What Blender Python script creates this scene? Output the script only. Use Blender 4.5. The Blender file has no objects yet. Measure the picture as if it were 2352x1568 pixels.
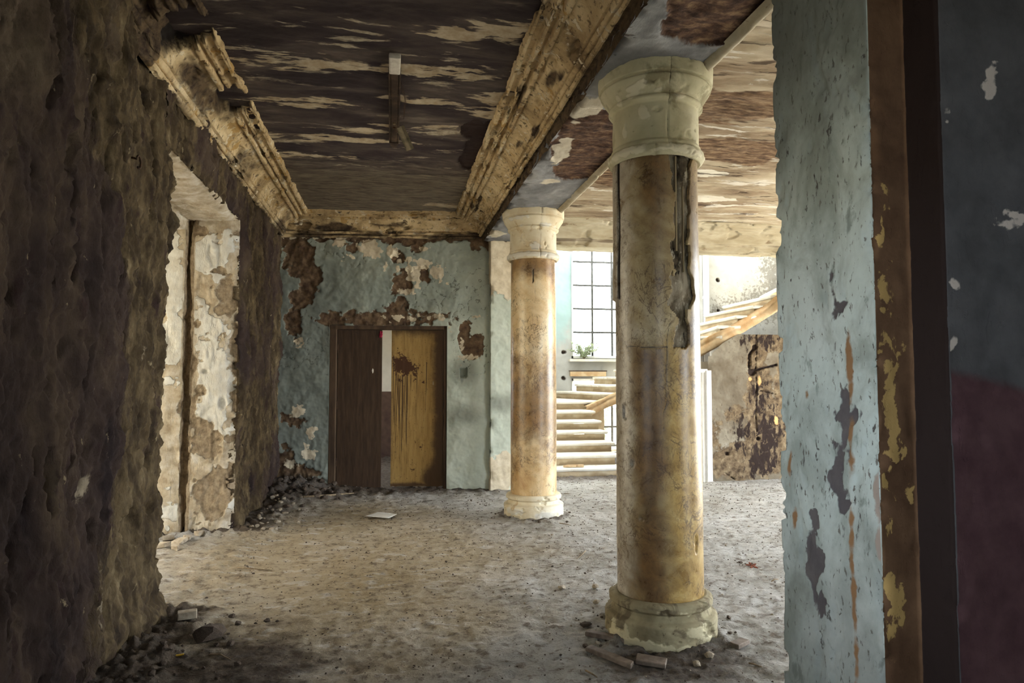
import bpy, bmesh, math, random
import numpy as np
from mathutils import Vector, Matrix, Euler
random.seed(7)
rng = np.random.RandomState(11)
SC = bpy.context.scene
COL = SC.collection

# ------------------------------------------------------------------ camera, sky, exposure
F = 1568.0; EYE = 1.5; PITCH = math.atan(81 / F); YAW = math.radians(10.0)
cam_d = bpy.data.cameras.new('camera'); cam = bpy.data.objects.new('camera', cam_d); COL.objects.link(cam)
cam.location = (0, 0, EYE); cam.rotation_euler = (math.pi / 2 + PITCH, 0, -YAW)
cam_d.sensor_width = 36; cam_d.lens = 24.0; cam_d.clip_start = 0.05; cam_d.clip_end = 300
SC.camera = cam
W = bpy.data.worlds.new('sky'); SC.world = W; W.use_nodes = True
bg = W.node_tree.nodes['Background']; bg.inputs[0].default_value = (0.87, 0.94, 1.0, 1); bg.inputs[1].default_value = 17.0
SC.view_settings.view_transform = 'Standard'; SC.view_settings.look = 'None'
SC.view_settings.gamma = 1.0; SC.view_settings.exposure = 0.38; SC.view_settings.use_curve_mapping = False
try:
    SC.cycles.use_denoising = True
    SC.cycles.max_bounces = 10; SC.cycles.diffuse_bounces = 7; SC.cycles.sample_clamp_indirect = 60
except Exception: pass

def portal(loc, rot, sx, sy):
    l = bpy.data.lights.new('daylight_portal', 'AREA'); l.shape = 'RECTANGLE'; l.size = sx; l.size_y = sy
    l.cycles.is_portal = True
    o = bpy.data.objects.new('daylight_portal', l); COL.objects.link(o); o.location = loc; o.rotation_euler = rot
    return o
R90 = math.pi / 2
sun_d = bpy.data.lights.new('sun', 'SUN'); sun_d.energy = 50.0; sun_d.angle = math.radians(1.2); sun_d.color = (1.0, .93, .80)
sun = bpy.data.objects.new('sun', sun_d); COL.objects.link(sun)
sun.rotation_euler = Vector((.80, .0, 1.1)).to_track_quat('Z', 'Y').to_euler()
portal((-2.55, 5.8, 1.5), (0, -R90, 0), 3.1, 2.3)       # left opening, light travels +X
portal((4.5, 14.35, 4.0), (-R90, 0, 0), 1.5, 4.3)       # stair window
portal((6.75, 14.4, 4.3), (-R90, 0, 0), 2.6, 4.1)       # hidden upper openings added to the stairwell for more back light
portal((4.5, 14.35, 0.7), (-R90, 0, 0), 1.5, 1.5)
portal((7.6, 5.4, 1.6), (0, R90, 0), 3.0, 5.0)          # wide unseen opening added in the right room's outer wall for light
portal((-1.66, 11.0, 1.8), (0, -R90, 0), 2.0, 2.0)      # room behind the door
portal((7.95, 12.3, 4.6), (0, R90, 0), 3.8, 3.4)         # unseen side opening added to brighten the stairwell
portal((3.4, 9.95, 6.6), (0, 0, 0), 3.1, 1.0)               # unseen roof gap added over the stairs to brighten the treads
portal((-2.5, .9, 1.5), (0, -R90, 0), .75, 1.3)         # unseen window added in the left wall to light the pier
portal((4.62, 1.6, 1.05), (R90, 0, 0), 1.8, 2.1)          # unseen opening added right of the camera as front light
portal((-.2, -3.2, 1.95), (R90, 0, 0), 1.2, .8)          # unseen window added behind the camera to lift the dark wall

# ------------------------------------------------------------------ projection helpers (photograph pixel -> point on a known plane)
_p = PITCH; _t = np.array([math.cos(YAW), math.sin(YAW) * -1]);
def ray(px, py):
    x = (px - 1176) / F; y = (784 - py) / F
    f = math.cos(_p) - y * math.sin(_p); z = math.sin(_p) + y * math.cos(_p)
    return np.array([x * math.cos(YAW) + f * math.sin(YAW), -x * math.sin(YAW) + f * math.cos(YAW), z])
def at_z(px, py, z=0.0): v = ray(px, py); k = (z - EYE) / v[2]; return (v[0] * k, v[1] * k, z)
def at_x(px, py, X): v = ray(px, py); k = X / v[0]; return (X, v[1] * k, v[2] * k + EYE)
def at_y(px, py, Y): v = ray(px, py); k = Y / v[1]; return (v[0] * k, Y, v[2] * k + EYE)

# ------------------------------------------------------------------ numpy noise
_perm = rng.permutation(256); _perm = np.concatenate([_perm, _perm, _perm])
_g = rng.normal(size=(256, 3)); _g /= np.linalg.norm(_g, axis=1)[:, None]; _g = _g.astype(np.float32)
def perlin(P):
    P = np.asarray(P, dtype=np.float32); sh = P.shape[:-1]; P = P.reshape(-1, 3)
    i = np.floor(P).astype(np.int32); f = P - i; u = f * f * f * (f * (f * 6 - 15) + 10); i &= 255
    r = 0
    for dx in (0, 1):
        a = _perm[i[:, 0] + dx]; wx = u[:, 0] if dx else 1 - u[:, 0]
        for dy in (0, 1):
            b = _perm[a + i[:, 1] + dy]; wy = u[:, 1] if dy else 1 - u[:, 1]
            for dz in (0, 1):
                g = _g[_perm[b + i[:, 2] + dz] & 255]
                wz = u[:, 2] if dz else 1 - u[:, 2]
                d = g[:, 0] * (f[:, 0] - dx) + g[:, 1] * (f[:, 1] - dy) + g[:, 2] * (f[:, 2] - dz)
                r = r + d * wx * wy * wz
    return (r * 1.5).reshape(sh)
def fbm(P, s=1.0, o=4, gain=.5, off=0.0):
    P = np.asarray(P, dtype=np.float32) * np.asarray(s, dtype=np.float32) + off; a = 1.0; r = 0
    for k in range(o):
        r = r + perlin(P) * a; P = P * 2.03 + 7.1; a *= gain
    return r
def ss(x, a, b): t = np.clip((x - a) / (b - a), 0, 1); return t * t * (3 - 2 * t)
def terrace(n, k, w=.18):
    t = n * k; fl = np.floor(t); fr = t - fl
    return (fl + ss(fr, .5 - w, .5 + w)) / k
def blobs(A, B, L, P=None, amp=0., fr=8., o=4, off=0.):
    """signed field in metres, above zero inside the union of ellipses"""
    r = np.full(A.shape, -9.0, np.float32)
    for b in L:
        cx, cy, rx, ry = b[:4]
        q = np.sqrt(((A - cx) / rx) ** 2 + ((B - cy) / ry) ** 2)
        r = np.maximum(r, (1 - q) * min(rx, ry))
    if amp: r = r + fbm(P, fr, o, .55, off) * amp
    return r
def boxes(A, B, L, P=None, amp=0., fr=8., off=0.):
    r = np.full(A.shape, -9.0, np.float32)
    for x0, x1, y0, y1 in L:
        r = np.maximum(r, np.minimum(np.minimum(A - x0, x1 - A), np.minimum(B - y0, y1 - B)))
    if amp: r = r + fbm(P, fr, 4, .55, off) * amp
    return r

# ------------------------------------------------------------------ object helpers
def tag(o, label=None, cat=None, group=None, kind=None):
    if label: o['label'] = label
    if cat: o['category'] = cat
    if group: o['group'] = group
    if kind: o['kind'] = kind
    return o
def empty(name, loc=(0, 0, 0), rz=0.0, rot=None):
    o = bpy.data.objects.new(name, None); COL.objects.link(o); o.location = loc
    o.rotation_euler = rot if rot else (0, 0, rz); return o
def link(name, me, mat=None, parent=None):
    o = bpy.data.objects.new(name, me); COL.objects.link(o)
    if mat is not None:
        me.materials.clear(); me.materials.append(mat)
    if parent is not None: o.parent = parent
    return o
def raw(name, V, Q, attrs=None):
    V = np.ascontiguousarray(V, dtype=np.float32).reshape(-1, 3); Q = np.ascontiguousarray(Q, dtype=np.int32)
    me = bpy.data.meshes.new(name); me.vertices.add(len(V)); me.vertices.foreach_set('co', V.ravel())
    n = len(Q); me.loops.add(n * 4); me.loops.foreach_set('vertex_index', Q.ravel())
    me.polygons.add(n); me.polygons.foreach_set('loop_start', np.arange(0, n * 4, 4, dtype=np.int32))
    me.update(calc_edges=True)
    for k, a in (attrs or {}).items():
        at = me.attributes.new(k, 'FLOAT', 'POINT'); at.data.foreach_set('value', np.ascontiguousarray(a, dtype=np.float32).ravel())
    return me
def sheets(name, parts, mat, parent=None):
    """parts: list of (P[n,m,3], attrs, cellmask) joined into ONE mesh"""
    Vs, Qs, base = [], [], 0; keys = set()
    for P, at, cm in parts: keys |= set(at or {})
    keys |= set(mat.get('fields', '').split())
    A = {k: [] for k in keys}
    for P, at, cm in parts:
        n, m = P.shape[:2]; idx = np.arange(n * m).reshape(n, m) + base
        q = np.stack([idx[:-1, :-1], idx[:-1, 1:], idx[1:, 1:], idx[1:, :-1]], -1)
        q = q[cm] if cm is not None else q.reshape(-1, 4)
        Qs.append(q.reshape(-1, 4)); Vs.append(P.reshape(-1, 3)); base += n * m
        for k in keys: A[k].append((at[k] if at and k in at else np.full((n, m), -9.0)).ravel())
    me = raw(name, np.concatenate(Vs), np.concatenate(Qs), {k: np.concatenate(v) for k, v in A.items()})
    return link(name, me, mat, parent)
def bm_obj(name, bm, mat, parent=None, smooth=False):
    me = bpy.data.meshes.new(name); bmesh.ops.recalc_face_normals(bm, faces=bm.faces); bm.to_mesh(me); bm.free()
    if smooth: me.shade_smooth()
    else: me.shade_flat()
    return link(name, me, mat, parent)
def add_box(bm, c, s, rot=None, bev=0.0, jit=0.0):
    M = Matrix.Translation(Vector(c))
    if rot is not None: M = M @ Euler(rot).to_matrix().to_4x4()
    r = bmesh.ops.create_cube(bm, size=1.0, matrix=M @ Matrix.Diagonal((s[0], s[1], s[2], 1)))
    if bev:
        es = list({e for v in r['verts'] for e in v.link_edges})
        r2 = bmesh.ops.bevel(bm, geom=es, offset=bev, segments=2, affect='EDGES', profile=.6)
    if jit:
        for v in r['verts']:
            if v.is_valid: v.co += Vector([random.uniform(-jit, jit) for _ in range(3)])
def box_obj(name, c, s, mat, parent=None, rot=None, bev=0.004, jit=0.0):
    bm = bmesh.new(); add_box(bm, c, s, rot, bev, jit); return bm_obj(name, bm, mat, parent)
def add_tube(bm, pts, r, seg=8):
    rings = []
    pts = [Vector(p) for p in pts]
    for i, p in enumerate(pts):
        d = (pts[min(i + 1, len(pts) - 1)] - pts[max(i - 1, 0)]).normalized()
        a = d.orthogonal().normalized() if i == 0 else (rings_a - d * rings_a.dot(d)).normalized()
        rings_a = a; b = d.cross(a); rr = r[i] if isinstance(r, (list, tuple)) else r
        rings.append([bm.verts.new(p + (a * math.cos(2 * math.pi * k / seg) + b * math.sin(2 * math.pi * k / seg)) * rr) for k in range(seg)])
    for i in range(len(rings) - 1):
        for k in range(seg): bm.faces.new((rings[i][k], rings[i][(k + 1) % seg], rings[i + 1][(k + 1) % seg], rings[i + 1][k]))
    bm.faces.new(rings[0]); bm.faces.new(rings[-1][::-1])
def prism(bm, poly, h, M=Matrix()):
    lo = [bm.verts.new(M @ Vector((x, y, 0))) for x, y in poly]; hi = [bm.verts.new(M @ Vector((x, y, h))) for x, y in poly]
    n = len(poly); bm.faces.new(lo[::-1]); bm.faces.new(hi)
    for i in range(n): bm.faces.new((lo[i], lo[(i + 1) % n], hi[(i + 1) % n], hi[i]))

# ------------------------------------------------------------------ material helpers
class MT:
    def __init__(s, name, rough=.9, spec=.2):
        s.m = bpy.data.materials.new(name); s.m.use_nodes = True; s.t = s.m.node_tree; s.b = s.t.nodes['Principled BSDF']
        s.b.inputs['Roughness'].default_value = rough; s.b.inputs['Specular IOR Level'].default_value = spec
        s.co = s.t.nodes.new('ShaderNodeTexCoord').outputs['Object']
    def N(s, ty, **kw):
        n = s.t.nodes.new(ty)
        for k, v in kw.items():
            if k.startswith('_'): setattr(n, k[1:], v); continue
            i = n.inputs[int(k[1:])] if k[0] == 'i' and k[1:].isdigit() else n.inputs[k.replace('__', ' ')]
            s.set(i, v)
        return n
    def set(s, i, v):
        if isinstance(v, bpy.types.NodeSocket): s.t.links.new(v, i)
        elif isinstance(v, (tuple, list)) and len(v) == 3 and i.type == 'RGBA': i.default_value = (*v, 1)
        else: i.default_value = v
    def vec(s, sc, rot=(0, 0, 0)): return s.N('ShaderNodeMapping', i0=s.co, i3=sc, i2=rot).outputs[0]
    def noise(s, sc, det=5, rough=.6, dist=0., v=None): return s.N('ShaderNodeTexNoise', Vector=v if v is not None else s.co, Scale=sc, Detail=det, Roughness=rough, Distortion=dist).outputs[0]
    def voro(s, sc, v=None, f='F1'): return s.N('ShaderNodeTexVoronoi', _feature=f, Vector=v if v is not None else s.co, Scale=sc).outputs[0]
    def ma(s, op, a, b=0.0, c=None):
        n = s.N('ShaderNodeMath', _operation=op, i0=a, i1=b)
        if c is not None: s.set(n.inputs[2], c)
        return n.outputs[0]
    def st(s, v, lo, hi): return s.N('ShaderNodeMapRange', _interpolation_type='SMOOTHSTEP', i0=v, i1=lo, i2=hi).outputs[0]
    def ramp(s, f, stops):
        n = s.N('ShaderNodeValToRGB', i0=f); r = n.color_ramp
        while len(r.elements) < len(stops): r.elements.new(.5)
        for e, (p, c) in zip(r.elements, stops): e.position = p; e.color = (*c, 1)
        return n.outputs[0]
    def mix(s, f, a, b, mode='MIX'):
        n = s.N('ShaderNodeMix', _data_type='RGBA', _blend_type=mode); s.set(n.inputs[0], f); s.set(n.inputs[6], a); s.set(n.inputs[7], b); return n.outputs[2]
    def attr(s, k):
        ks = list(s.m.get('fields', '').split()); s.m['fields'] = ' '.join(sorted(set(ks + [k]))); return s.N('ShaderNodeAttribute', _attribute_name=k).outputs['Fac']
    def fin(s, col, h=None, st=.6, dist=.01, rough=None):
        s.set(s.b.inputs['Base Color'], col)
        if rough is not None: s.set(s.b.inputs['Roughness'], rough)
        if h is not None:
            n = s.N('ShaderNodeBump', Strength=st, Distance=dist, Height=h); s.t.links.new(n.outputs[0], s.b.inputs['Normal'])
        return s.m
def layered(name, bs, bv, stops, layers, bump=.5, dist=.01, rough=.92, spec=.15, fine=60, det=8):
    m = MT(name, rough, spec); v = m.vec(bv)
    col = m.ramp(m.noise(bs, det, .62, .3, v), stops)
    h = m.ma('MULTIPLY', m.noise(fine, 6, .7, 0, v), .35)
    for L in layers:
        n = m.noise(L.get('s', 12), L.get('d', 6), .62, L.get('dist', .4), m.vec(L.get('v', (1, 1, 1))))
        x = m.ma('MULTIPLY_ADD', m.ma('SUBTRACT', n, .5), L.get('a', 1.), m.attr(L['attr']) if 'attr' in L else 0.0)
        w = L.get('w', .01); mk = m.st(x, L.get('t', 0.) - w, L.get('t', 0.) + w)
        if 'cl' in L: mk = m.ma('MULTIPLY', mk, m.st(m.noise(L['cl'][0], 3, .5, 0, m.vec(L['cl'][3] if len(L['cl']) > 3 else (1, 1, 1))), L['cl'][1], L['cl'][2]))
        if 'max' in L: mk = m.ma('MULTIPLY', mk, L['max'])
        c = L['c'] if isinstance(L['c'], tuple) else m.ramp(m.noise(L.get('cs', 9), 6, .65, 0, m.vec(L.get('cv', (1, 1, 1)))), L['c'])
        col = m.mix(mk, col, c)
        if L.get('h'): h = m.ma('MULTIPLY_ADD', mk, L['h'], h)
    return m.fin(col, h, bump, dist)
def simple(name, c1, c2, sc=8, rough=.8, v=(1, 1, 1), bump=.3, spec=.2, metal=0., lo=.35, hi=.65):
    m = MT(name, rough, spec); n = m.noise(sc, 6, .62, .2, m.vec(v)); m.b.inputs['Metallic'].default_value = metal
    return m.fin(m.ramp(n, [(lo, c1), (hi, c2)]), n, bump, .006)

# left wall: rough brown render; reveal: lit pale lime plaster with bare stone (field 'reveal')
M_leftwall = layered('rough_brown_render', 1.9, (1.6, 1.6, .7), [(.3, (.022, .015, .015)), (.46, (.046, .031, .026)), (.6, (.082, .058, .040)), (.75, (.13, .10, .066))], [
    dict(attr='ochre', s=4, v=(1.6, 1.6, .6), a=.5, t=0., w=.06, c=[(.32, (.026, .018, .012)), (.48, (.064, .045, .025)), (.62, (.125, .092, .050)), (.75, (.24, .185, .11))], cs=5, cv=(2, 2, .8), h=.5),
    dict(s=5, v=(1.5, 1.5, .6), a=1., t=.13, w=.05, c=(.035, .02, .02), max=.75),
    dict(s=16, v=(1, 1, .5), a=1., t=.19, w=.03, c=(.42, .34, .21), max=.6, h=.2),
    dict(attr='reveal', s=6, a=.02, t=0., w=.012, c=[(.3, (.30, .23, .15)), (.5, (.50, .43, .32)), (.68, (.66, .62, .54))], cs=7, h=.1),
    dict(attr='lime', s=9, a=.12, t=0., w=.008, c=[(.4, (.70, .70, .66)), (.6, (.60, .58, .52))], h=.5),
    dict(attr='stone', s=9, a=.10, t=0., w=.01, c=[(.35, (.20, .15, .10)), (.65, (.40, .32, .22))], cs=22, h=-.4),
    dict(attr='pale', s=22, a=.10, t=0., w=.012, c=(.30, .25, .18), max=.9),
], bump=.9, dist=.02, fine=38)
M_backwall = layered('peeling_blue_paint', 2.2, (1, 1, 1), [(.3, (.24, .27, .235)), (.5, (.32, .355, .305)), (.7, (.40, .43, .36))], [
    dict(s=9, a=1., t=.17, w=.05, c=(.16, .16, .12), max=.5),
    dict(attr='mint', s=3, a=.25, t=0., w=.10, c=[(.35, (.46, .51, .43)), (.65, (.54, .585, .50))], cs=4),  # mint paint, made paler on the right to stand in for light
    dict(attr='left_shade', s=3, a=.35, t=0., w=.16, c=[(.35, (.15, .165, .145)), (.65, (.21, .23, .20))], cs=4, max=.85),  # shade on the left of the wall, painted into the colour
    dict(attr='brown', s=14, a=.10, t=0., w=.008, c=[(.35, (.075, .045, .03)), (.55, (.15, .10, .06)), (.7, (.22, .15, .09))], cs=12, h=-.8),
    dict(attr='cream', s=16, a=.08, t=0., w=.006, c=[(.4, (.56, .48, .34)), (.6, (.70, .62, .47))], h=.3),
    dict(attr='crk', s=20, a=.006, t=0., w=.003, c=(.09, .09, .07), max=.6, h=-.5),
    dict(attr='soot', s=8, a=.10, t=0., w=.09, c=(.06, .055, .04), max=.5),
    dict(s=45, a=1., t=.22, w=.03, c=(.07, .06, .045), max=.7, h=-.4),
], bump=.6, dist=.008, fine=50)
M_ceiling = layered('weathered_dark_ceiling', 1.6, (.8, 2.4, 1), [(.30, (.025, .018, .020)), (.45, (.046, .034, .034)), (.58, (.084, .066, .058)), (.72, (.19, .155, .12))], [
    dict(s=2.2, v=(.8, 3.8, 1), d=12, dist=.5, a=1., t=.10, w=.03, cl=(1.1, .42, .56, (.8, 1.3, 1)), c=[(.4, (.30, .25, .18)), (.6, (.50, .43, .32))], cs=14, max=.95, h=.3),
    dict(attr='tan', s=3, v=(.8, 3, 1), a=.5, t=0., w=.10, c=[(.35, (.10, .08, .062)), (.65, (.24, .20, .15))], cs=6, cv=(.8, 4, 1)),
    dict(attr='streak', s=7, v=(.5, 3, 1), a=.35, t=0., w=.02, c=[(.4, (.50, .42, .30)), (.6, (.36, .28, .18))], h=.3),
    dict(attr='bare', s=6, a=.03, t=0., w=.006, c=[(.4, (.030, .018, .017)), (.6, (.042, .027, .024))], h=-.8),
    dict(attr='wood', s=6, v=(.5, 4, 1), a=.12, t=0., w=.03, c=[(.34, (.06, .035, .022)), (.5, (.16, .10, .06)), (.66, (.30, .21, .13))], cs=9, cv=(.8, 3.2, 1), h=-.5),
], bump=.7, dist=.014, fine=30)
M_ceiling_right = layered('pale_streaked_ceiling', 1.3, (.7, 2.6, 1), [(.28, (.12, .08, .055)), (.42, (.26, .195, .13)), (.55, (.40, .335, .24)), (.72, (.55, .49, .39))], [
    dict(s=1.6, v=(.7, 3.5, 1), d=10, dist=.8, a=1., t=.10, w=.02, c=(.60, .56, .49), h=.3),
    dict(attr='creamy', s=9, v=(1, 2, 1), a=.08, t=0., w=.008, c=(.66, .62, .53), h=.4),
    dict(s=1.9, v=(.6, 5, 1), d=10, dist=1.0, a=1., t=.11, w=.03, c=(.06, .038, .026), max=.85, h=-.6),
    dict(attr='wood', s=6, v=(.5, 4, 1), a=.12, t=0., w=.03, c=[(.34, (.06, .035, .022)), (.5, (.16, .10, .06)), (.66, (.30, .21, .13))], cs=9, cv=(.8, 3.2, 1), h=-.5),
], bump=.8, dist=.014, fine=30)
M_soffit = layered('grey_flaking_soffit', 1.6, (1.5, .9, 1), [(.3, (.12, .12, .125)), (.5, (.22, .222, .228)), (.7, (.36, .36, .36))], [
    dict(s=3, v=(.8, 3, 1), a=1., t=.15, w=.02, c=(.045, .03, .025), max=.8, h=-.5),
    dict(attr='wood', s=6, a=.12, t=0., w=.012, c=[(.36, (.035, .019, .014)), (.52, (.10, .056, .038)), (.68, (.24, .155, .09))], cs=11, cv=(1, 1.6, 1), h=-.3),
    dict(attr='cream', s=8, a=.06, t=0., w=.01, c=(.55, .50, .40)),
], bump=.8, dist=.014, fine=34)
M_cornice = layered('ochre_flaking_moulding', 3.0, (1, 1, 1), [(.32, (.22, .155, .085)), (.44, (.46, .34, .185)), (.56, (.62, .48, .28)), (.70, (.74, .62, .41))], [
    dict(s=22, d=8, a=1., t=.10, w=.06, c=(.11, .075, .045), max=.8),
    dict(s=8, d=8, a=1., t=.10, w=.006, c=[(.4, (.74, .66, .50)), (.6, (.56, .48, .33))], h=.5),
    dict(s=5, a=1., t=.12, w=.01, c=(.42, .26, .09), max=.85, h=-.3),
    dict(s=9, a=1., t=.15, w=.03, c=(.05, .03, .022), max=.9),
    dict(attr='hole', s=9, a=.05, t=0., w=.015, c=(.014, .011, .010)),
    dict(attr='dark', s=9, a=.05, t=0., w=.02, c=[(.35, (.028, .018, .015)), (.6, (.12, .085, .05))], cs=14),
], bump=.7, dist=.008, fine=45)
M_cornice_pale = layered('pale_flaking_moulding', 3.0, (.5, 1, 2), [(.3, (.27, .22, .14)), (.5, (.40, .35, .25)), (.7, (.52, .48, .38))], [
    dict(s=5, v=(.5, 1, 3), a=1., t=.15, w=.02, c=(.17, .11, .07), max=.7, h=-.4),
    dict(attr='dark', s=9, v=(.5, 1, 2), a=.05, t=0., w=.015, c=(.12, .085, .06), max=.8),
], bump=.6, dist=.008, fine=45)
def floor_mat():
    m = MT('trodden_dust', .95, .1)
    a = m.noise(1.1, 6, .6, .4); b = m.noise(13, 8, .7, .2); c = m.noise(60, 6, .72)
    col = m.ramp(a, [(.32, (.37, .35, .31)), (.5, (.48, .465, .43)), (.68, (.58, .57, .55))])
    col = m.mix(m.st(m.attr('ochre'), -.5, .6), col, m.mix(.6, col, (.44, .32, .155)))  # ochre on the floor is warm doorway light painted into the colour
    col = m.mix(m.ma('MULTIPLY', m.st(b, .50, .66), .8), col, (.15, .115, .085))
    col = m.mix(m.ma('MULTIPLY', m.st(c, .58, .68), .75), col, (.09, .065, .05))
    e = m.noise(5, 9, .72, .5, m.vec((1, 1.7, 1)))
    col = m.mix(m.ma('MULTIPLY', m.st(e, .54, .66), .65), col, (.17, .135, .10))
    col = m.mix(m.ma('MULTIPLY', m.st(e, .47, .36), .6), col, (.66, .635, .59))
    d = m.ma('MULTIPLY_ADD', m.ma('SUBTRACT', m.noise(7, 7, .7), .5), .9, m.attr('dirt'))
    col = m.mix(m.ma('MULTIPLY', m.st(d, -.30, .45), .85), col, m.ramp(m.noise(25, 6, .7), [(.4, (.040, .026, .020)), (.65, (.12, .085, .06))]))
    h = m.ma('ADD', m.ma('MULTIPLY', b, .9), m.ma('MULTIPLY', c, .5))
    return m.fin(col, m.ma('ADD', h, m.ma('MULTIPLY', e, -1.0)), 1.0, .03)
M_floor = floor_mat()
M_earth = simple('earth', (.26, .24, .19), (.38, .35, .29), 3, .95)
M_plain_dark = simple('dim_plaster', (.10, .085, .07), (.20, .17, .14), 3, .95)
M_plain_mid = simple('added_yard_render', (.26, .23, .17), (.36, .32, .25), 3, .95)
M_plain_pale = simple('pale_plaster', (.60, .60, .57), (.72, .71, .67), 3, .95)

# ------------------------------------------------------------------ FLOOR
def grid(a, b): return np.meshgrid(a, b, indexing='ij')
R_ = 1.3 * np.exp(np.linspace(0, math.log(13.0 / 1.3), 470)); TH = np.radians(np.linspace(-44, 56, 620))
rr, th = grid(R_, TH); X = rr * np.sin(th); Y = rr * np.cos(th)
def floor_h(X, Y):
    P = np.stack([X, Y, 0 * X], -1)
    h = fbm(P, .8, 3) * .02 + fbm(P, (7, 11, 1), 4, .6) * .010 + terrace(fbm(P, (14, 22, 1), 3), 5) * .006
    near = ss(fbm(P, 3.5, 3) * .35 + 1 - (X + 1.40) / .55, .1, 1.0) * ss(Y, 2.5, 3.2)
    h = h + near * (.05 + .04 * fbm(P, 12, 4)) * np.where((Y > 4.8) & (Y < 6.8), .35, 1)
    cor = np.exp(-(((X + 1.15) / .55) ** 2 + ((Y - 9.0) / .9) ** 2)); h = h + cor * (.15 + .09 * fbm(P, 7, 4))
    for cx, cy, rx, a in ((1.575, 3.89, .42, .035), (1.535, 7.35, .40, .03)):
        q = np.exp(-((np.hypot(X - cx, Y - cy) - .32) / .12) ** 2); h = h + q * (a * .6 + a * fbm(P, 11, 3))
    st = np.exp(-(((Y - 9.55) / .35) ** 2)) * ss(X, 1.5, 2.2) * (1 - ss(X, 3.6, 4.1)); h = h + st * (.06 + .03 * fbm(P, 6, 3))
    bb = ss(Y, 8.3, 9.0) * (1 - ss(X, 1.3, 2.0)); h = h + bb * (.02 + .02 * fbm(P, 9, 3))
    return h
h = floor_h(X, Y); P3 = np.stack([X, Y, 0 * X], -1)
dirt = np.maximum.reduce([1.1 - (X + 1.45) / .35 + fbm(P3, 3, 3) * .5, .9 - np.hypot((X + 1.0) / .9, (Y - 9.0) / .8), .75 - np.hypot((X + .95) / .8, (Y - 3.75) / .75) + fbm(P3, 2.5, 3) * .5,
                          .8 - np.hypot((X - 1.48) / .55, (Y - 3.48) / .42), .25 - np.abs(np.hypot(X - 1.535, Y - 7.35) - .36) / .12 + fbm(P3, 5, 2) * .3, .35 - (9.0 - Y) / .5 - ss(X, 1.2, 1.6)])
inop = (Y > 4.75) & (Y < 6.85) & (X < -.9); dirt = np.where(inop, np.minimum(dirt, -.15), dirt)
ochre = 1.3 - np.abs(X + .35) / 1.3 - np.abs(Y - 5.9) / 2.6 + fbm(P3, 1.3, 3) * .4  # warm light from the left doorway painted into the floor colour
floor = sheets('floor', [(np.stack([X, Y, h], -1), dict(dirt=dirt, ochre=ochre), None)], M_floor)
tag(floor, 'dusty trodden earth floor running through both rooms to the staircase', 'floor', kind='structure')
g = box_obj('ground', (0, 5, -.24), (60, 60, .2), M_earth, bev=0); tag(g, 'bare bright ground outside the openings', 'ground', kind='structure')
box_obj('floor_base', (1.5, 3.4, -.10), (12.5, 12.5, .10), M_plain_dark, g, bev=0)

fo = box_obj('added_facade', (-8.2, 10.0, 2.6), (.3, 15.6, 6.2), M_plain_mid, bev=0); tag(fo, 'unseen light-shaping facade across the yard outside the left doorway', 'light blocker', kind='structure')  # unseen, added to hold back sky and bounce sun into the left doorway
yw = box_obj('yard_blocker', (-5.4, 2.1, 1.9), (5.5, .25, 4.2), M_plain_mid, bev=0); tag(yw, 'unseen wall added against sky light, standing out from the building before the left doorway', 'wall', kind='structure')  # unseen, added to keep sky light off the doorway reveal
cn = box_obj('sky_blocker', (-3.7, 5.8, 3.45), (2.3, 5.0, .14), M_plain_dark, bev=0); tag(cn, 'added unseen canopy slab outside over the left doorway', 'sky_blocker', kind='structure')  # unseen slab added to cut overhead sky at the left doorway
# ------------------------------------------------------------------ LEFT WALL
ZL = np.linspace(-.05, 3.75, 330)
def strip(path, spac, Z, rad=.03):
    pts = [];
    for i in range(len(path) - 1):
        a, b = np.array(path[i]), np.array(path[i + 1]); n = max(2, int(np.linalg.norm(b - a) / spac[i]))
        for k in range(n): pts.append(a + (b - a) * k / n)
    pts.append(np.array(path[-1])); pts = np.array(pts)
    tng = np.gradient(pts, axis=0); tng /= np.linalg.norm(tng, axis=1)[:, None] + 1e-9
    nrm = np.stack([tng[:, 1], -tng[:, 0]], 1)
    for _ in range(2): nrm = (np.roll(nrm, 1, 0) + nrm * 2 + np.roll(nrm, -1, 0)); nrm /= np.linalg.norm(nrm, axis=1)[:, None]
    P = np.zeros((len(Z), len(pts), 3)); P[..., 0] = pts[None, :, 0]; P[..., 1] = pts[None, :, 1]; P[..., 2] = Z[:, None]
    Nn = np.zeros_like(P); Nn[..., 0] = nrm[None, :, 0]; Nn[..., 1] = nrm[None, :, 1]
    return P, Nn
def rough_disp(P, k=1.0):
    n = fbm(P, (2.2, 2.2, .9), 5, .55)
    d = terrace(n, 6, .09) * .065 + terrace(fbm(P, (7, 7, 2.6), 4, .6, 50.), 4, .1) * .022 + fbm(P, (14, 14, 7), 4, .65) * .016 + fbm(P, (1.1, 1.1, .5), 2) * .03
    hol = ss(fbm(P, (7, 7, 2.2), 3, .5, 31.), .36, .48) * .035 + ss(fbm(P, (16, 16, 7), 3, .5, 61.), .45, .6) * .014
    return (d - hol) * k
def pt(px, py, Xp): v = at_x(px, py, Xp); return v[1], v[2]
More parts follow.
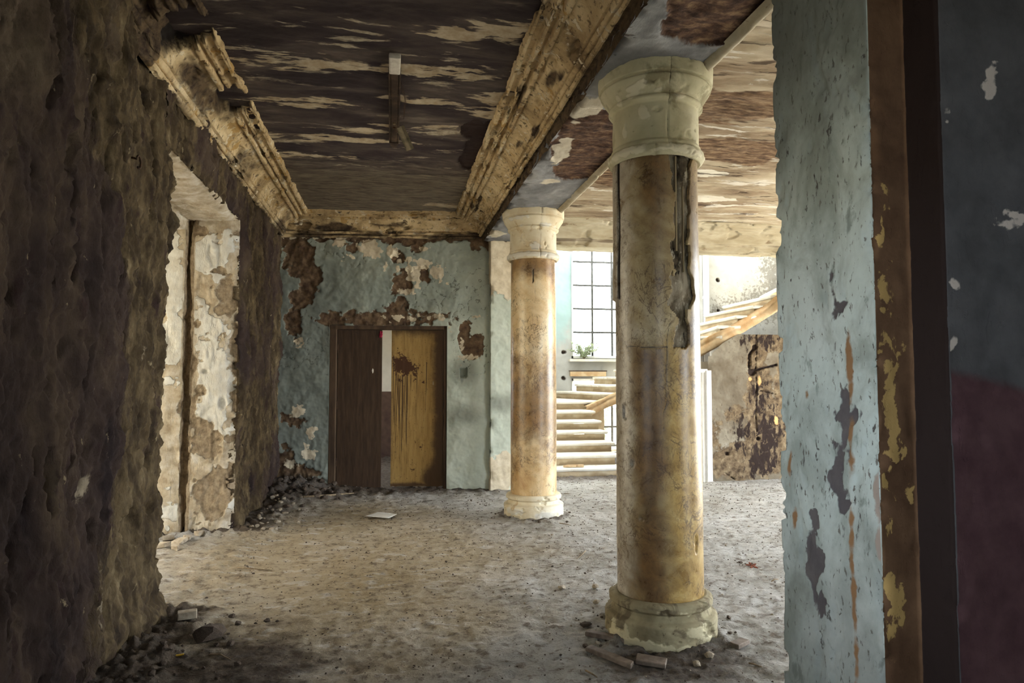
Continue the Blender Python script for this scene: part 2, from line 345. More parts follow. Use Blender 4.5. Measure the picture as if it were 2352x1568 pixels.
# near slab: inner face then the near jamb going outwards
P, Nn = strip([(-1.44, -3.0), (-1.44, 2.1), (-1.44, 4.74), (-2.55, 4.74)], [.05, .0125, .02], ZL)
cor = np.exp(-(np.hypot(P[..., 0] + 1.44, P[..., 1] - 4.74) / .09) ** 2)
lean = (P[..., 2] - 1.4) * .0
D = rough_disp(P) - cor * (.025 + .05 * ss(fbm(P, (1, 1, 3.2), 4, .6, 5.), -.1, .5))
Pn = P + Nn * D[..., None]
toe = np.exp(-((P[..., 2]) / .22) ** 2); Pn[..., 0] += toe * (.04 + .07 * fbm(P, (3, 3, 5), 3)) * (P[..., 0] > -1.5)
y1, z1 = pt(340, 808, -1.4)
pale = blobs(P[..., 1], P[..., 2], [(y1, z1, .022, .03), (*pt(237, 1365, -1.4), .03, .12), (*pt(210, 1120, -1.4), .04, .06)])
pale[P[..., 0] < -1.5] = -9
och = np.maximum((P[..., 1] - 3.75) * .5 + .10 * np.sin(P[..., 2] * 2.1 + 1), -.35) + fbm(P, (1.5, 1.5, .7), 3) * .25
kw = ~((P[:-1, :-1, 1] > .15) & (P[1:, 1:, 1] < 1.65) & (P[:-1, :-1, 0] > -1.5) & (P[:-1, :-1, 2] > 1.15) & (P[1:, 1:, 2] < 1.85))
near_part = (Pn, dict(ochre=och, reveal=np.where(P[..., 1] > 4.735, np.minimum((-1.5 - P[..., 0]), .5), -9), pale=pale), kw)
# far slab: far jamb (lit reveal) coming inwards then inner face to the corner
P, Nn = strip([(-2.6, 6.86), (-1.93, 6.86), (-1.92, 6.93), (-1.895, 6.93), (-1.885, 6.89), (-1.44, 6.89), (-1.44, 9.6)], [.02, .008, .008, .008, .012, .014], ZL)
isrev = P[..., 1] < 6.94; isrev &= P[..., 0] < -1.442
cor = np.exp(-(np.hypot(P[..., 0] + 1.44, P[..., 1] - 6.89) / .07) ** 2)
D = np.where(isrev, .35, 1) * rough_disp(P) - cor * .03 * (1 + 2 * ss(fbm(P, (1, 1, 6), 4, .6, 9.), 0, .5))
A = P[..., 0]; B = P[..., 2]
def rv(px, py): v = at_y(px, py, 6.9); return v[0], v[2]
lime = blobs(A, B, [(*rv(492, 590), .22, .22), (*rv(465, 720), .13, .20), (*rv(392, 620), .14, .62), (*rv(395, 780), .10, .35), (*rv(485, 990), .12, .10), (*rv(500, 900), .18, .45), (*rv(398, 1170), .13, .14), (*rv(520, 1150), .07, .10)], P, .13, 5)
stn = blobs(A, B, [(*rv(525, 690), .10, .16), (*rv(515, 625), .06, .07), (*rv(465, 1020), .13, .22), (*rv(480, 1130), .22, .22), (*rv(470, 530), .10, .05), (*rv(440, 870), .04, .3), (*rv(540, 850), .03, .5)], P, .14, 5, off=3.)
hol = blobs(A, B, [(*rv(512, 926), .035, .06), (*rv(472, 853), .03, .02)])
D = D - np.where(isrev, ss(hol, -.01, .02) * .05 + ss(stn, 0, .02) * .015 - ss(lime, 0, .01) * .006, 0)
crack = np.where(isrev, np.exp(-((A + 1.905 + .015 * fbm(P, (1, 1, 3), 3)) / .012) ** 2), 0)
D = D - crack * .05
stn = np.maximum(stn, np.where((A > -1.95) & (A < -1.86), .03, -9.))
Pf = P + Nn * D[..., None]
dk = np.maximum(.06 - np.abs(A + 1.905), -9)
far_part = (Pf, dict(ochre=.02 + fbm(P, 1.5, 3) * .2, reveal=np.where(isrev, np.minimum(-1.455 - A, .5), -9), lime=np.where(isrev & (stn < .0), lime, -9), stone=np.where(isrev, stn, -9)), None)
# lintel over the opening: inner face from the ceiling down, then its underside outwards
zz = list(np.arange(3.75, 3.0, -.014)); prof = [(-1.44, z) for z in zz] + [(x, 3.0) for x in np.arange(-1.44, -1.93, -.014)] + [(-1.93, z) for z in (2.98, 2.96, 2.94, 2.92)] + [(x, 2.9) for x in np.arange(-1.93, -2.6, -.03)]
prof = np.array(prof); Yl = np.arange(4.60, 7.05, .014)
P = np.zeros((len(Yl), len(prof), 3)); P[..., 0] = prof[None, :, 0]; P[..., 2] = prof[None, :, 1]; P[..., 1] = Yl[:, None]
tn = np.gradient(prof, axis=0); tn /= np.linalg.norm(tn, axis=1)[:, None]; nn = np.stack([-tn[:, 1], tn[:, 0]], 1)
nn = (np.roll(nn, 1, 0) + nn * 2 + np.roll(nn, -1, 0)) / 4; nn[0] = nn[1]; nn[-1] = nn[-2]
s = np.sign(nn[3, 0]) or 1; nn *= s
isr = prof[:, 0] < -1.46
Dl = rough_disp(P) * np.where(isr, .4, 1.)[None, :]
c = np.exp(-(np.hypot(P[..., 0] + 1.44, P[..., 2] - 3.0) / .06) ** 2); Dl -= c * .03 * (1 + ss(fbm(P, (1, 5, 1), 4), 0, .5))
Pl = P.copy(); Pl[..., 0] += nn[None, :, 0] * Dl; Pl[..., 2] += nn[None, :, 1] * Dl
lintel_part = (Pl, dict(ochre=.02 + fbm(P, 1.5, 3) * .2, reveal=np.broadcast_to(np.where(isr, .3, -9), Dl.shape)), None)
# outside of the wall
def flat(p00, p01, p11, p10, n=2, m=2):
    a = np.array(p00, float); b = np.array(p01, float); c = np.array(p11, float); d = np.array(p10, float)
    u, v = grid(np.linspace(0, 1, n), np.linspace(0, 1, m)); u = u[..., None]; v = v[..., None]
    return (a * (1 - u) * (1 - v) + b * (1 - u) * v + c * u * v + d * u * (1 - v))
def rect4(Y0, Y1, Z0, Z1): return (flat((-2.56, Y0, Z0), (-2.56, Y1, Z0), (-2.56, Y1, Z1), (-2.56, Y0, Z1)), {}, None)
outer = [rect4(-3, .15, -.2, 4.2), rect4(1.65, 4.74, -.2, 4.2), rect4(.15, 1.65, -.2, 1.15), rect4(.15, 1.65, 1.85, 4.2),
         (flat((-2.56, .15, 1.15), (-1.40, .15, 1.15), (-1.40, .15, 1.85), (-2.56, .15, 1.85)), {}, None), (flat((-2.56, 1.65, 1.15), (-1.40, 1.65, 1.15), (-1.40, 1.65, 1.85), (-2.56, 1.65, 1.85)), {}, None),
         (flat((-2.56, .15, 1.15), (-1.40, .15, 1.15), (-1.40, 1.65, 1.15), (-2.56, 1.65, 1.15)), {}, None), (flat((-2.56, .15, 1.85), (-1.40, .15, 1.85), (-1.40, 1.65, 1.85), (-2.56, 1.65, 1.85)), {}, None), (flat((-2.56, 6.87, -.2), (-2.56, 9.7, -.2), (-2.56, 9.7, 4.2), (-2.56, 6.87, 4.2)), {}, None),
         (flat((-2.56, 4.7, 2.88), (-2.56, 6.9, 2.88), (-2.56, 6.9, 4.2), (-2.56, 4.7, 4.2)), {}, None)]
wl = sheets('wall_left', [near_part, far_part, lintel_part] + outer, M_leftwall)
tag(wl, 'rough brown crumbling render wall on the left with a deep bright doorway', 'wall', kind='structure')
# hook-shaped iron in the near wall
hk = bmesh.new(); c0 = at_x(312, 372, -1.37); pts = []
for k in range(14):
    a = math.radians(-120 + k * 22); pts.append((c0[0] + .015, c0[1] + .03 * math.cos(a), c0[2] + .035 * math.sin(a)))
pts.append((c0[0] - .08, c0[1] + .01, c0[2] + .04))
add_tube(hk, pts, .006, 6); M_iron = simple('rusty_iron', (.03, .02, .015), (.10, .055, .03), 30, .7, metal=.4)
hook = bm_obj('wall_hook', hk, M_iron, smooth=True); tag(hook, 'small rusty iron curl sticking out high on the brown left wall', 'hook')

# ------------------------------------------------------------------ BACK WALL
def wy(X): return 9.35 - .11 * (X + 1.42)
def bw(px, py): return (-0.82 + (px - 757) * .00574, 2.18 - (py - 748) * .0059)
def cb(L): return [(*bw(600 + a * .5738, 400 + b * .5738), r * .5738 * .0058, q * .5738 * .0058) for a, b, r, q in L]
Xb = np.arange(-1.5, 1.30, .0105); Zb = np.arange(-.05, 3.70, .0105)
Zg, Xg = grid(Zb, Xb); P = np.stack([Xg, wy(Xg), Zg], -1)
brown = blobs(Xg, Zg, cb([(150, 330, 60, 95), (190, 430, 48, 80), (130, 590, 32, 60), (165, 500, 50, 40), (120, 260, 60, 30), (560, 440, 42, 60), (555, 520, 30, 50), (500, 580, 235, 36), (310, 590, 50, 30), (865, 275, 52, 36), (845, 690, 48, 50), (815, 640, 30, 40), (150, 1215, 90, 75), (95, 1150, 50, 80), (235, 1250, 30, 50), (620, 300, 26, 22), (350, 300, 20, 14), (130, 975, 40, 24), (545, 330, 20, 30), (640, 405, 40, 22)]), P, .075, 6, 5)
brown = np.maximum(brown, (Zg - (3.30 + .10 * fbm(P, (3, 3, 3), 4))))
cream = blobs(Xg, Zg, cb([(310, 280, 27, 24), (430, 300, 48, 36), (455, 320, 24, 22), (520, 315, 27, 26), (545, 350, 14, 20), (605, 400, 32, 42), (625, 430, 18, 30), (650, 360, 30, 22), (700, 390, 28, 26), (715, 410, 14, 20), (330, 338, 13, 10), (365, 338, 9, 9), (575, 470, 27, 11), (640, 300, 24, 15), (740, 438, 7, 10), (500, 365, 9, 9), (490, 385, 7, 10), (155, 940, 27, 24), (210, 1015, 19, 22), (190, 1075, 13, 11), (205, 1110, 28, 22), (130, 1140, 22, 13), (690, 572, 42, 11), (560, 575, 60, 12), (155, 675, 15, 19), (240, 255, 120, 8), (540, 375, 12, 14), (590, 350, 20, 16), (755, 612, 14, 12), (800, 700, 8, 30), (840, 730, 40, 8), (870, 570, 18, 5)]), P, .05, 14, 5, off=2.) - .006
soot = blobs(Xg, Zg, cb([(812, 790, 52, 56), (800, 960, 70, 40), (160, 1240, 90, 60)]))
nich = boxes(Xg, Zg, [(bw(1056, 0)[0], bw(1072, 0)[0], bw(0, 866)[1], bw(0, 843)[1])], P, .006, 20)
# network of blistered paint
cr = np.abs(fbm(P, (5, 5, 5), 3, .5, 17.)); crk = (1 - ss(cr, 0, .05)) * ss(fbm(P, 1.3, 2, .5, 4.), -.25, .2) * (Zg > 1.5)
D = fbm(P, 1.0, 3) * .018 + fbm(P, 9, 4, .6) * .004 + np.where(brown > 0, -.010, 0) + terrace(fbm(P, 3.2, 4, .55, 8.), 6) * .014 + crk * -.006 + fbm(P, 22, 2) * .0025
D = D - ss(brown, 0, .05) * (.01 - .012 * fbm(P, 10, 4)) - ss(nich, -.002, .006) * .09
base = np.exp(-((Zg) / .35) ** 2) * np.exp(-((Xg + 1.2) / .45) ** 2); D = D + base * (.05 + .04 * fbm(P, 9, 3))
cell = grid(Zb[:-1], Xb[:-1]); dm = ~((cell[1] > -.815) & (cell[1] < .720) & (cell[0] < 2.175))
Pb = P.copy(); Pb[..., 1] -= D
DX0, DX1, DZ = -.815, .728, 2.185
wb = sheets('wall_back', [(Pb, dict(mint=np.minimum(Xg - .55, 2.3 - Zg) * .6, left_shade=np.minimum(-.55 - Xg, 3.0 - Zg) * .5, crk=(crk - .45) * .012, brown=brown, cream=cream, soot=np.maximum(soot, nich * 8)), dm),
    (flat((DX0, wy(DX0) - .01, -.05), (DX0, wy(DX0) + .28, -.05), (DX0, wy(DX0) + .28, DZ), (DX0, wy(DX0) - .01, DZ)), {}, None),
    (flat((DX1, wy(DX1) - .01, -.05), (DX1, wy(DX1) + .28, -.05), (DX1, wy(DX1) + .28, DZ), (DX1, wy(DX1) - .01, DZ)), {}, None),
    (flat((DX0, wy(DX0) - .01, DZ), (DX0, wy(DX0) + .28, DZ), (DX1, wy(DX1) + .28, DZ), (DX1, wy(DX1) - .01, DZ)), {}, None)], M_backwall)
tag(wb, 'blue green back wall with blistered peeling paint around the double door', 'wall', kind='structure')
# wall behind (thickness) so light does not leak
bk = bmesh.new()
add_box(bk, (-1.7, 9.55, 1.8), (1.70, .12, 4.4)); add_box(bk, (1.05, 9.45, 1.8), (.60, .20, 4.4)); add_box(bk, (0, 9.5, 3.3), (3, .14, 2.2))
bb_ = bm_obj('wall_back_core', bk, M_plain_dark, wb)

# pilaster at the end of the beam, with cream and blue patches
Zp = np.arange(-.05, 3.36, .012); path = [(1.285, 9.3), (1.285, 8.93), (1.83, 8.93), (1.83, 9.7)]
P, Nn = strip(path, [.03, .012, .03], Zp)
ctop = P[..., 2] - 2.45
pc = blobs(P[..., 0], P[..., 2], [(1.4, 3.0, .3, .35), (1.45, 2.75, .25, .2), (1.5, .25, .3, .22), (1.35, .12, .2, .2)], P, .07, 5)
pb = blobs(P[..., 0], P[..., 2], [(1.38, 3.2, .25, .12), (1.5, 3.3, .5, .07)], P, .05, 6)
so = blobs(P[..., 0], P[..., 2], [(1.4, 1.15, .3, .12)])
D = fbm(P, 8, 4, .6) * .006 + np.where(pc > 0, .004, 0) - ss(fbm(P, (1, 1, 5), 4), .1, .5) * .02 * np.exp(-((P[..., 0] - 1.285) / .03) ** 2)
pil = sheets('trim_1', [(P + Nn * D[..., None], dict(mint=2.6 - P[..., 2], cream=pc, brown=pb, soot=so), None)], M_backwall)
tag(pil, 'shallow pilaster with cream and pale blue paint behind the far column', 'pilaster', kind='structure')

# ------------------------------------------------------------------ CEILINGS
def ceil(name, x0, x1, y0, y1, dx, dy, mat, fields, label):
    Xc = np.arange(x0, x1 + dx, dx); Yc = np.arange(y0, y1 + dy, dy); Yg, Xg = grid(Yc, Xc); P = np.stack([Xg, Yg, 0 * Xg + 3.64], -1)
    att, D = fields(P, Xg, Yg)
    P[..., 2] += D
    return tag(sheets(name, [(P, att, None)], mat), label, 'ceiling', kind='structure')
def cz(px, py): v = at_z(px, py, 3.64); return v[0], v[1]
def f_left(P, X, Y):
    n = fbm(P, (1.0, 2.4, 1), 5, .6)
    D = terrace(n, 4, .10) * .016 + fbm(P, (5, 12, 1), 4, .6) * .005
    bare = blobs(X, Y, [(*cz(1135, 315), .17, .42), (*cz(1110, 365), .24, .42), (*cz(1085, 300), .10, .24), (*cz(1140, 340), .30, .55), (1.05, 6.2, .3, .75)], P, .03, 3, 5)
    strk = blobs(X, Y, [(*cz(1050, 80), .14, .08), (*cz(1150, 62), .18, .07), (*cz(1170, 80), .08, .10), (*cz(1270, 55), .14, .08), (*cz(1160, 230), .30, .16), (*cz(1180, 262), .24, .16), (*cz(1010, 165), .45, .035), (*cz(1120, 175), .18, .04), (*cz(960, 232), .22, .045), (*cz(760, 320), .35, .06), (*cz(650, 355), .3, .05), (*cz(850, 300), .25, .05), (*cz(1000, 295), .2, .05), (*cz(1050, 474), .4, .12), (*cz(750, 150), .25, .03), (*cz(720, 240), .25, .05)], P, .10, (2.5, 9, 1), 5, off=5.)
    D = D + ss(bare, -.004, .008) * .028 - ss(strk, 0, .02) * .006
    return dict(tan=(Y - 7.1) * .25, bare=bare, streak=np.where(bare > -.02, -9, strk)), D
ceil('ceiling', -1.5, 1.2, 2.6, 9.3, .016, .014, M_ceiling, f_left, 'dark brown ceiling of the left room with pale flaking streaks and a bare patch')
def f_right(P, X, Y):
    n = fbm(P, (.8, 2.4, 1), 5, .6)
    D = terrace(n, 5, .08) * .030 + fbm(P, (4, 14, 1), 3) * .006
    wood = blobs(X, Y, [(2.5, 6.9, .45, .35), (3.2, 5.9, .7, .3), (2.6, 4.9, .5, .4)], P, .2, (1.5, 3, 1), 5)
    cr = blobs(X, Y, [(2.0, 3.6, .16, .7), (1.98, 7.0, .14, 1.2), (3.6, 7.6, .5, .12), (3.2, 6.6, .25, .10)], P, .08, (3, 5, 1), 5, off=8.)
    return dict(wood=wood, creamy=cr), D
ceil('ceiling.001', 1.78, 8.0, 2.6, 9.3, .022, .016, M_ceiling_right, f_right, 'pale streaked and stained ceiling of the right room')
rf = bmesh.new(); add_box(rf, (2.6, 5.5, 3.92), (11.4, 7.9, .3)); add_box(rf, (.2, -.8, 3.92), (6.6, 4.9, .3)); add_box(rf, (-1.0, 11.4, 3.92), (5.4, 3.9, .3))
add_box(rf, (0, .1, 3.72), (6.0, 5.0, .12))
roof = bm_obj('ceiling_slab', rf, M_plain_dark); tag(roof, 'dim floor slab above both rooms', 'ceiling', kind='structure')

# ------------------------------------------------------------------ mouldings (swept profiles)
def resample(pr, n):
    pr = np.array(pr, float); d = np.r_[0, np.cumsum(np.linalg.norm(np.diff(pr, axis=0), axis=1))]
    t = np.linspace(0, d[-1], n); return np.stack([np.interp(t, d, pr[:, 0]), np.interp(t, d, pr[:, 1])], 1)
def moulding(name, prof, s0, s1, ds, frame, mat, nprof=110, rgh=1.0, holes=(), darkf=None, label='', parent=None, taper=None):
    """prof: (out, z) pairs; frame(s, out, z) -> xyz"""
    pr = resample(prof, nprof); S = np.arange(s0, s1 + ds, ds); Sg, U = grid(S, np.arange(nprof))
    O = pr[:, 0][U]; Z = pr[:, 1][U]
    base = np.stack([Sg, O, Z], -1)
    tn = np.gradient(pr, axis=0); tn /= np.linalg.norm(tn, axis=1)[:, None] + 1e-9; n2 = np.stack([tn[:, 1], -tn[:, 0]], 1)
    D = (terrace(fbm(base, (2.5, 7, 7), 4, .6), 6, .15) * .016 + fbm(base, (12, 22, 22), 3, .6) * .006 + fbm(base, (.8, 2, 2), 2) * .012) * rgh * .55
    # bites broken out of the mouldings
    bite = ss(fbm(base, (3.0, 4, 4), 4, .6, 13.), .36, .60) * .028 * rgh
    hole = np.full(Sg.shape, -9.0)
    for (s, o, rs, ro) in holes: hole = np.maximum(hole, (1 - np.hypot((Sg - s) / rs, (O - o) / ro)) * min(rs, ro) + fbm(base, 9, 3) * .03)
    D = D - bite
    O2 = O + n2[U][..., 0] * D; Z2 = Z + n2[U][..., 1] * D
    hm = ss(hole, -.005, .02)
    Z2 = Z2 + hm * .10; O2 = O2 - hm * .02
    x, y, z = frame(Sg, O2, Z2)
    att = dict(hole=hole, dark=darkf(Sg, O, Z, base) if darkf else np.full(Sg.shape, -9.0))
    o = sheets(name, [(np.stack([x, y, z], -1), att, None)], mat, parent); tag(o, label, 'moulding', kind='structure'); return o
PROF = [(0.0, 3.35), (.03, 3.352), (.045, 3.375), (.022, 3.39), (.055, 3.392), (.072, 3.42), (.045, 3.432), (.08, 3.438),
        (.10, 3.49), (.155, 3.545), (.205, 3.575), (.215, 3.552), (.245, 3.556), (.248, 3.60), (.262, 3.60), (.268, 3.576), (.295, 3.578), (.300, 3.615), (.33, 3.618), (.336, 3.592), (.365, 3.596), (.375, 3.65)]
lb = [cz(560, 235)[1], cz(440, 45)[1]]
moulding('trim_2', PROF, 2.6, 9.3, .016, lambda s, o, z: (-1.455 + o, s, z), M_cornice, holes=[(5.38, .26, .26, .13), (4.25, .22, .22, .17), (3.9, .06, .3, .10)],
         darkf=lambda S, O, Z, b: np.maximum(fbm(b, (1.2, 4, 4), 3) * .05 - .02 + (.02 - O * .15), np.where(S < 4.3, .05 - (S - 3.9) * .1, -9)), label='broken ochre cornice along the left wall with two dark holes')
moulding('trim_3', PROF, -1.45, 1.22, .014, lambda s, o, z: (s, wy(s) - o * .95 + .005, z), M_cornice, label='flaking ochre cornice above the blue green back wall',
         darkf=lambda S, O, Z, b: fbm(b, (1.6, 6, 6), 4) * .10 - .01 + (3.42 - Z) * .25)
# beam carried by the columns: left face with its cornice, underside, right edge bead
BP = [(0.0, 3.295), (.012, 3.33), (.004, 3.375), (.045, 3.372), (.058, 3.395), (.035, 3.408), (.068, 3.408), (.082, 3.43), (.055, 3.445), (.09, 3.45), (.115, 3.49), (.165, 3.54), (.215, 3.572), (.222, 3.548), (.25, 3.552), (.255, 3.60), (.275, 3.60), (.28, 3.574), (.305, 3.576), (.312, 3.618), (.342, 3.62), (.348, 3.592), (.378, 3.596), (.388, 3.655)]
moulding('trim_4', BP, 2.6, 9.0, .014, lambda s, o, z: (1.19 - o, s, z), M_cornice, nprof=130, label='ochre cornice with peeling cream paint along the beam over the columns',
         darkf=lambda S, O, Z, b: np.maximum(np.where((O < .03) & (Z < 3.385), .05, -9), fbm(b, (1.5, 8, 8), 3, .5, 7.) * .12 - .07), rgh=1.0)
Ys = np.arange(2.5, 8.98, .013); Xs = np.arange(1.185, 1.815, .013); Yg, Xg = grid(Ys, Xs); P = np.stack([Xg, Yg, 0 * Xg + 3.30], -1)
wood = blobs(Xg, Yg, [(1.62, 2.95, .33, .42), (1.40, 2.8, .2, .3), (1.62, 5.6, .2, .5), (1.45, 5.0, .25, .45), (1.35, 4.6, .2, .3)], P, .10, (2, 2, 1), 5)
crm = blobs(Xg, Yg, [(1.28, 4.4, .1, .25), (1.33, 5.25, .07, .25), (1.3, 8.5, .12, .2), (1.42, 6.1, .08, .1)], P, .05, 6, 4)
D = ss(wood, -.003, .012) * .022 + terrace(fbm(P, (2, 2.5, 1), 4, .6, 3.), 5) * .02 + fbm(P, 9, 3) * .005
edge = np.exp(-((Xg - 1.19) / .03) ** 2); D = D + edge * ss(fbm(P, (1, 4, 1), 3), -.1, .5) * .06
P[..., 2] += D
so_ = sheets('trim_5', [(P, dict(wood=wood, cream=crm), None)], M_soffit)
tag(so_, 'grey flaking underside of the beam with a bare brown patch over the columns', 'beam', kind='structure')
RB = [(-.05, 3.305), (-.03, 3.285), (-.012, 3.275), (.008, 3.275), (.02, 3.285), (.018, 3.30), (.03, 3.305), (.05, 3.33), (.05, 3.65)]
moulding('trim_6', RB, 2.6, 9.0, .02, lambda s, o, z: (1.80 + o, s, z), M_cornice_pale, nprof=26, rgh=.5, label='thin pale bead along the right edge of the beam')
# far beam across the right room
FB = [(0, 3.30), (.012, 3.31), (.014, 3.375), (.03, 3.38), (.032, 3.395), (.05, 3.40), (.06, 3.42), (.075, 3.47), (.11, 3.52), (.16, 3.55), (.165, 3.565), (.19, 3.57), (.195, 3.585), (.25, 3.60), (.26, 3.615), (.31, 3.62), (.315, 3.65)]
moulding('trim_7', [(-.38, 3.42), (-.38, 3.305), (-.02, 3.30)] + FB, 1.75, 8.0, .02, lambda s, o, z: (s, 9.08 - o, z), M_cornice_pale, nprof=84, rgh=.9, label='pale flaking cornice beam across the back of the right room',
         darkf=lambda S, O, Z, b: np.where((Z > 3.365) & (Z < 3.40) & (O > -.1), .0, -.05) + fbm(b, (1.5, 8, 8), 3) * .05)
fb = bmesh.new(); add_box(fb, (4.9, 9.28, 3.75), (6.6, .30, .62)); add_box(fb, (1.50, 5.6, 3.52), (.55, 7.2, .36))
bm_obj('beam_core', fb, M_plain_dark, roof)

# ------------------------------------------------------------------ SHELL (rest of the rooms, out of view or behind)
sh = bmesh.new()
add_box(sh, (-1.9, -3.1, 1.8), (2.2, .2, 4.4)); add_box(sh, (1.8, -3.1, 1.8), (2.8, .2, 4.4)); add_box(sh, (3.05, -.7, 1.8), (.2, 4.9, 4.4)); add_box(sh, (-.2, -3.1, .6), (1.3, .2, 2.0)); add_box(sh, (-.2, -3.1, 3.2), (1.3, .2, 1.8))                       # behind the camera
add_box(sh, (7.85, 8.9, 1.8), (.4, 1.6, 4.4)); add_box(sh, (7.85, 5.4, 3.55), (.4, 6, .9)); add_box(sh, (7.85, 3.3, 1.8), (.4, 2.4, 4.4))
rs = bm_obj('wall_right', sh, M_plain_pale); tag(rs, 'pale outer wall of the right room, hidden by the pier', 'wall', kind='structure')
# room behind the door
br = bmesh.new()
add_box(br, (0, 13.1, 2.45), (4.5, .2, 2.5)); add_box(br, (1.65, 11.4, 1.8), (.2, 3.6, 4.4)); add_box(br, (-1.7, 9.75, 1.8), (.15, .5, 4.4)); add_box(br, (-1.7, 12.6, 1.8), (.15, 1.2, 4.4)); add_box(br, (-1.7, 11, .4), (.15, 2.2, .8)); add_box(br, (-1.7, 11, 3.4), (.15, 2.2, 1.2)); add_box(br, (0, 11.4, 3.75), (3.5, 3.7, .1))
rb = bm_obj('wall_far_room', br, M_plain_pale); tag(rb, 'pale wall of the room seen through the gap between the door leaves', 'wall', kind='structure')
M_dado = simple('brown_dado', (.07, .045, .04), (.12, .08, .065), 4, .9)
box_obj('dado', (0, 13.0, .6), (4.4, .26, 1.25), M_dado, rb, bev=.003)

# ------------------------------------------------------------------ DOOR
M_leaf_dark = MT('brown_painted_door', .62, .3)
m = M_leaf_dark; v = m.vec((6, 6, .7)); n = m.noise(5, 7, .65, .3, v)
c = m.ramp(n, [(.3, (.028, .015, .008)), (.5, (.048, .026, .013)), (.7, (.07, .040, .020))]); c = m.mix(m.st(m.noise(9, 5, .6), .66, .72), c, (.03, .018, .012))
M_leaf_dark = m.fin(c, n, .3, .004)
m = MT('ochre_painted_door', .55, .35); v = m.vec((5, 5, .6)); n = m.noise(6, 7, .65, .3, v)
c = m.ramp(n, [(.3, (.34, .20, .062)), (.5, (.46, .29, .095)), (.7, (.54, .36, .135))])
c = m.mix(m.ma('MULTIPLY', m.st(m.noise(40, 4, .6), .60, .68), .6), c, (.10, .05, .02))
c = m.mix(m.st(m.ma('MULTIPLY_ADD', m.ma('SUBTRACT', m.noise(28, 6, .7), .5), .30, m.attr('burn')), -.01, .02), c, (.085, .035, .014))
c = m.mix(m.ma('MULTIPLY', m.st(m.ma('MULTIPLY_ADD', m.ma('SUBTRACT', m.noise(18, 4, .7, 0, m.vec((1, 1, .3))), .5), .004, m.attr('drip')), -.0012, .0012), .85), c, (.06, .028, .014))
c = m.mix(m.ma('MULTIPLY', m.st(m.ma('MULTIPLY_ADD', m.ma('SUBTRACT', m.noise(5, 5, .6), .5), .3, m.attr('grime')), -.08, .14), .9), c, (.075, .038, .02))
M_leaf_ochre = m.fin(c, n, .3, .004)
M_frame = simple('dark_brown_frame', (.045, .028, .018), (.11, .07, .042), 9, .7, (1, 1, .2))
dx = (DX0 + DX1) / 2
door = empty('door_1', (dx, wy(dx), 0), math.atan(-.11)); tag(door, 'battered wooden double door standing ajar in the blue green wall', 'door', kind='structure')
wd = DX1 - DX0
fr = bmesh.new()
add_box(fr, (-wd / 2 + .045, .085, 1.09), (.085, .16, 2.18), bev=.006); add_box(fr, (wd / 2 - .022, .085, 1.09), (.04, .16, 2.18), bev=.006); add_box(fr, (0, .085, 2.155), (wd, .16, .055), bev=.006)
bm_obj('door_frame', fr, M_frame, door)
def leaf(name, w, h, t, mat, hole=None, label=None, stain=None):
    xs = np.arange(0, w + .004, .0075); zs = np.arange(0, h + .004, .0105); Zg, Xg = grid(zs, xs)
    P0 = np.stack([Xg, 0 * Xg + t / 2, Zg], -1); relief = fbm(P0, (14, 1, 1.5), 4, .6) * .0015
    edge = np.exp(-(Zg / .012) ** 2) * .012 * (1 + fbm(P0, (9, 1, 1), 3))
    att = stain(Xg, Zg, P0) if stain else {}
    zc, xc = grid(zs[:-1] + .005, xs[:-1] + .004); cm = np.ones(xc.shape, bool)
    if hole: cm &= ((xc - hole[0]) / hole[2]) ** 2 + ((zc - hole[1]) / hole[3]) ** 2 > 1
    Pz = P0.copy(); Pz[..., 1] = -t / 2 - relief; Pz[..., 2] += edge
    Pk = P0.copy(); Pk[..., 2] += edge
    ed = [flat((0, -t / 2, 0), (0, t / 2, 0), (0, t / 2, h), (0, -t / 2, h)), flat((w, -t / 2, 0), (w, t / 2, 0), (w, t / 2, h), (w, -t / 2, h)), flat((0, -t / 2, h), (w, -t / 2, h), (w, t / 2, h), (0, t / 2, h)), flat((0, -t / 2, .008), (w, -t / 2, .008), (w, t / 2, .008), (0, t / 2, .008))]
    if hole:
        a = np.linspace(0, 2 * math.pi, 25); ring = np.zeros((2, 25, 3)); ring[:, :, 0] = hole[0] + np.cos(a) * hole[2]; ring[:, :, 2] = hole[1] + np.sin(a) * hole[3]; ring[0, :, 1] = -t / 2; ring[1, :, 1] = t / 2; ed.append(ring)
    o = sheets(name, [(Pz, att, cm), (Pk, att, cm)] + [(e, {}, None) for e in ed], mat, door)
    if label: o['label'] = label
    return o
def st_dark(X, Z, P): return {}
l1 = leaf('door_leaf', .575, 2.10, .045, M_leaf_dark, hole=(.458, 1.555, .013, .036), label='dark brown left door leaf with an oval hole where the handle was')
l1.location = (-wd / 2 + .097, .10, .025); l1.rotation_euler = (0, 0, math.radians(1.5))
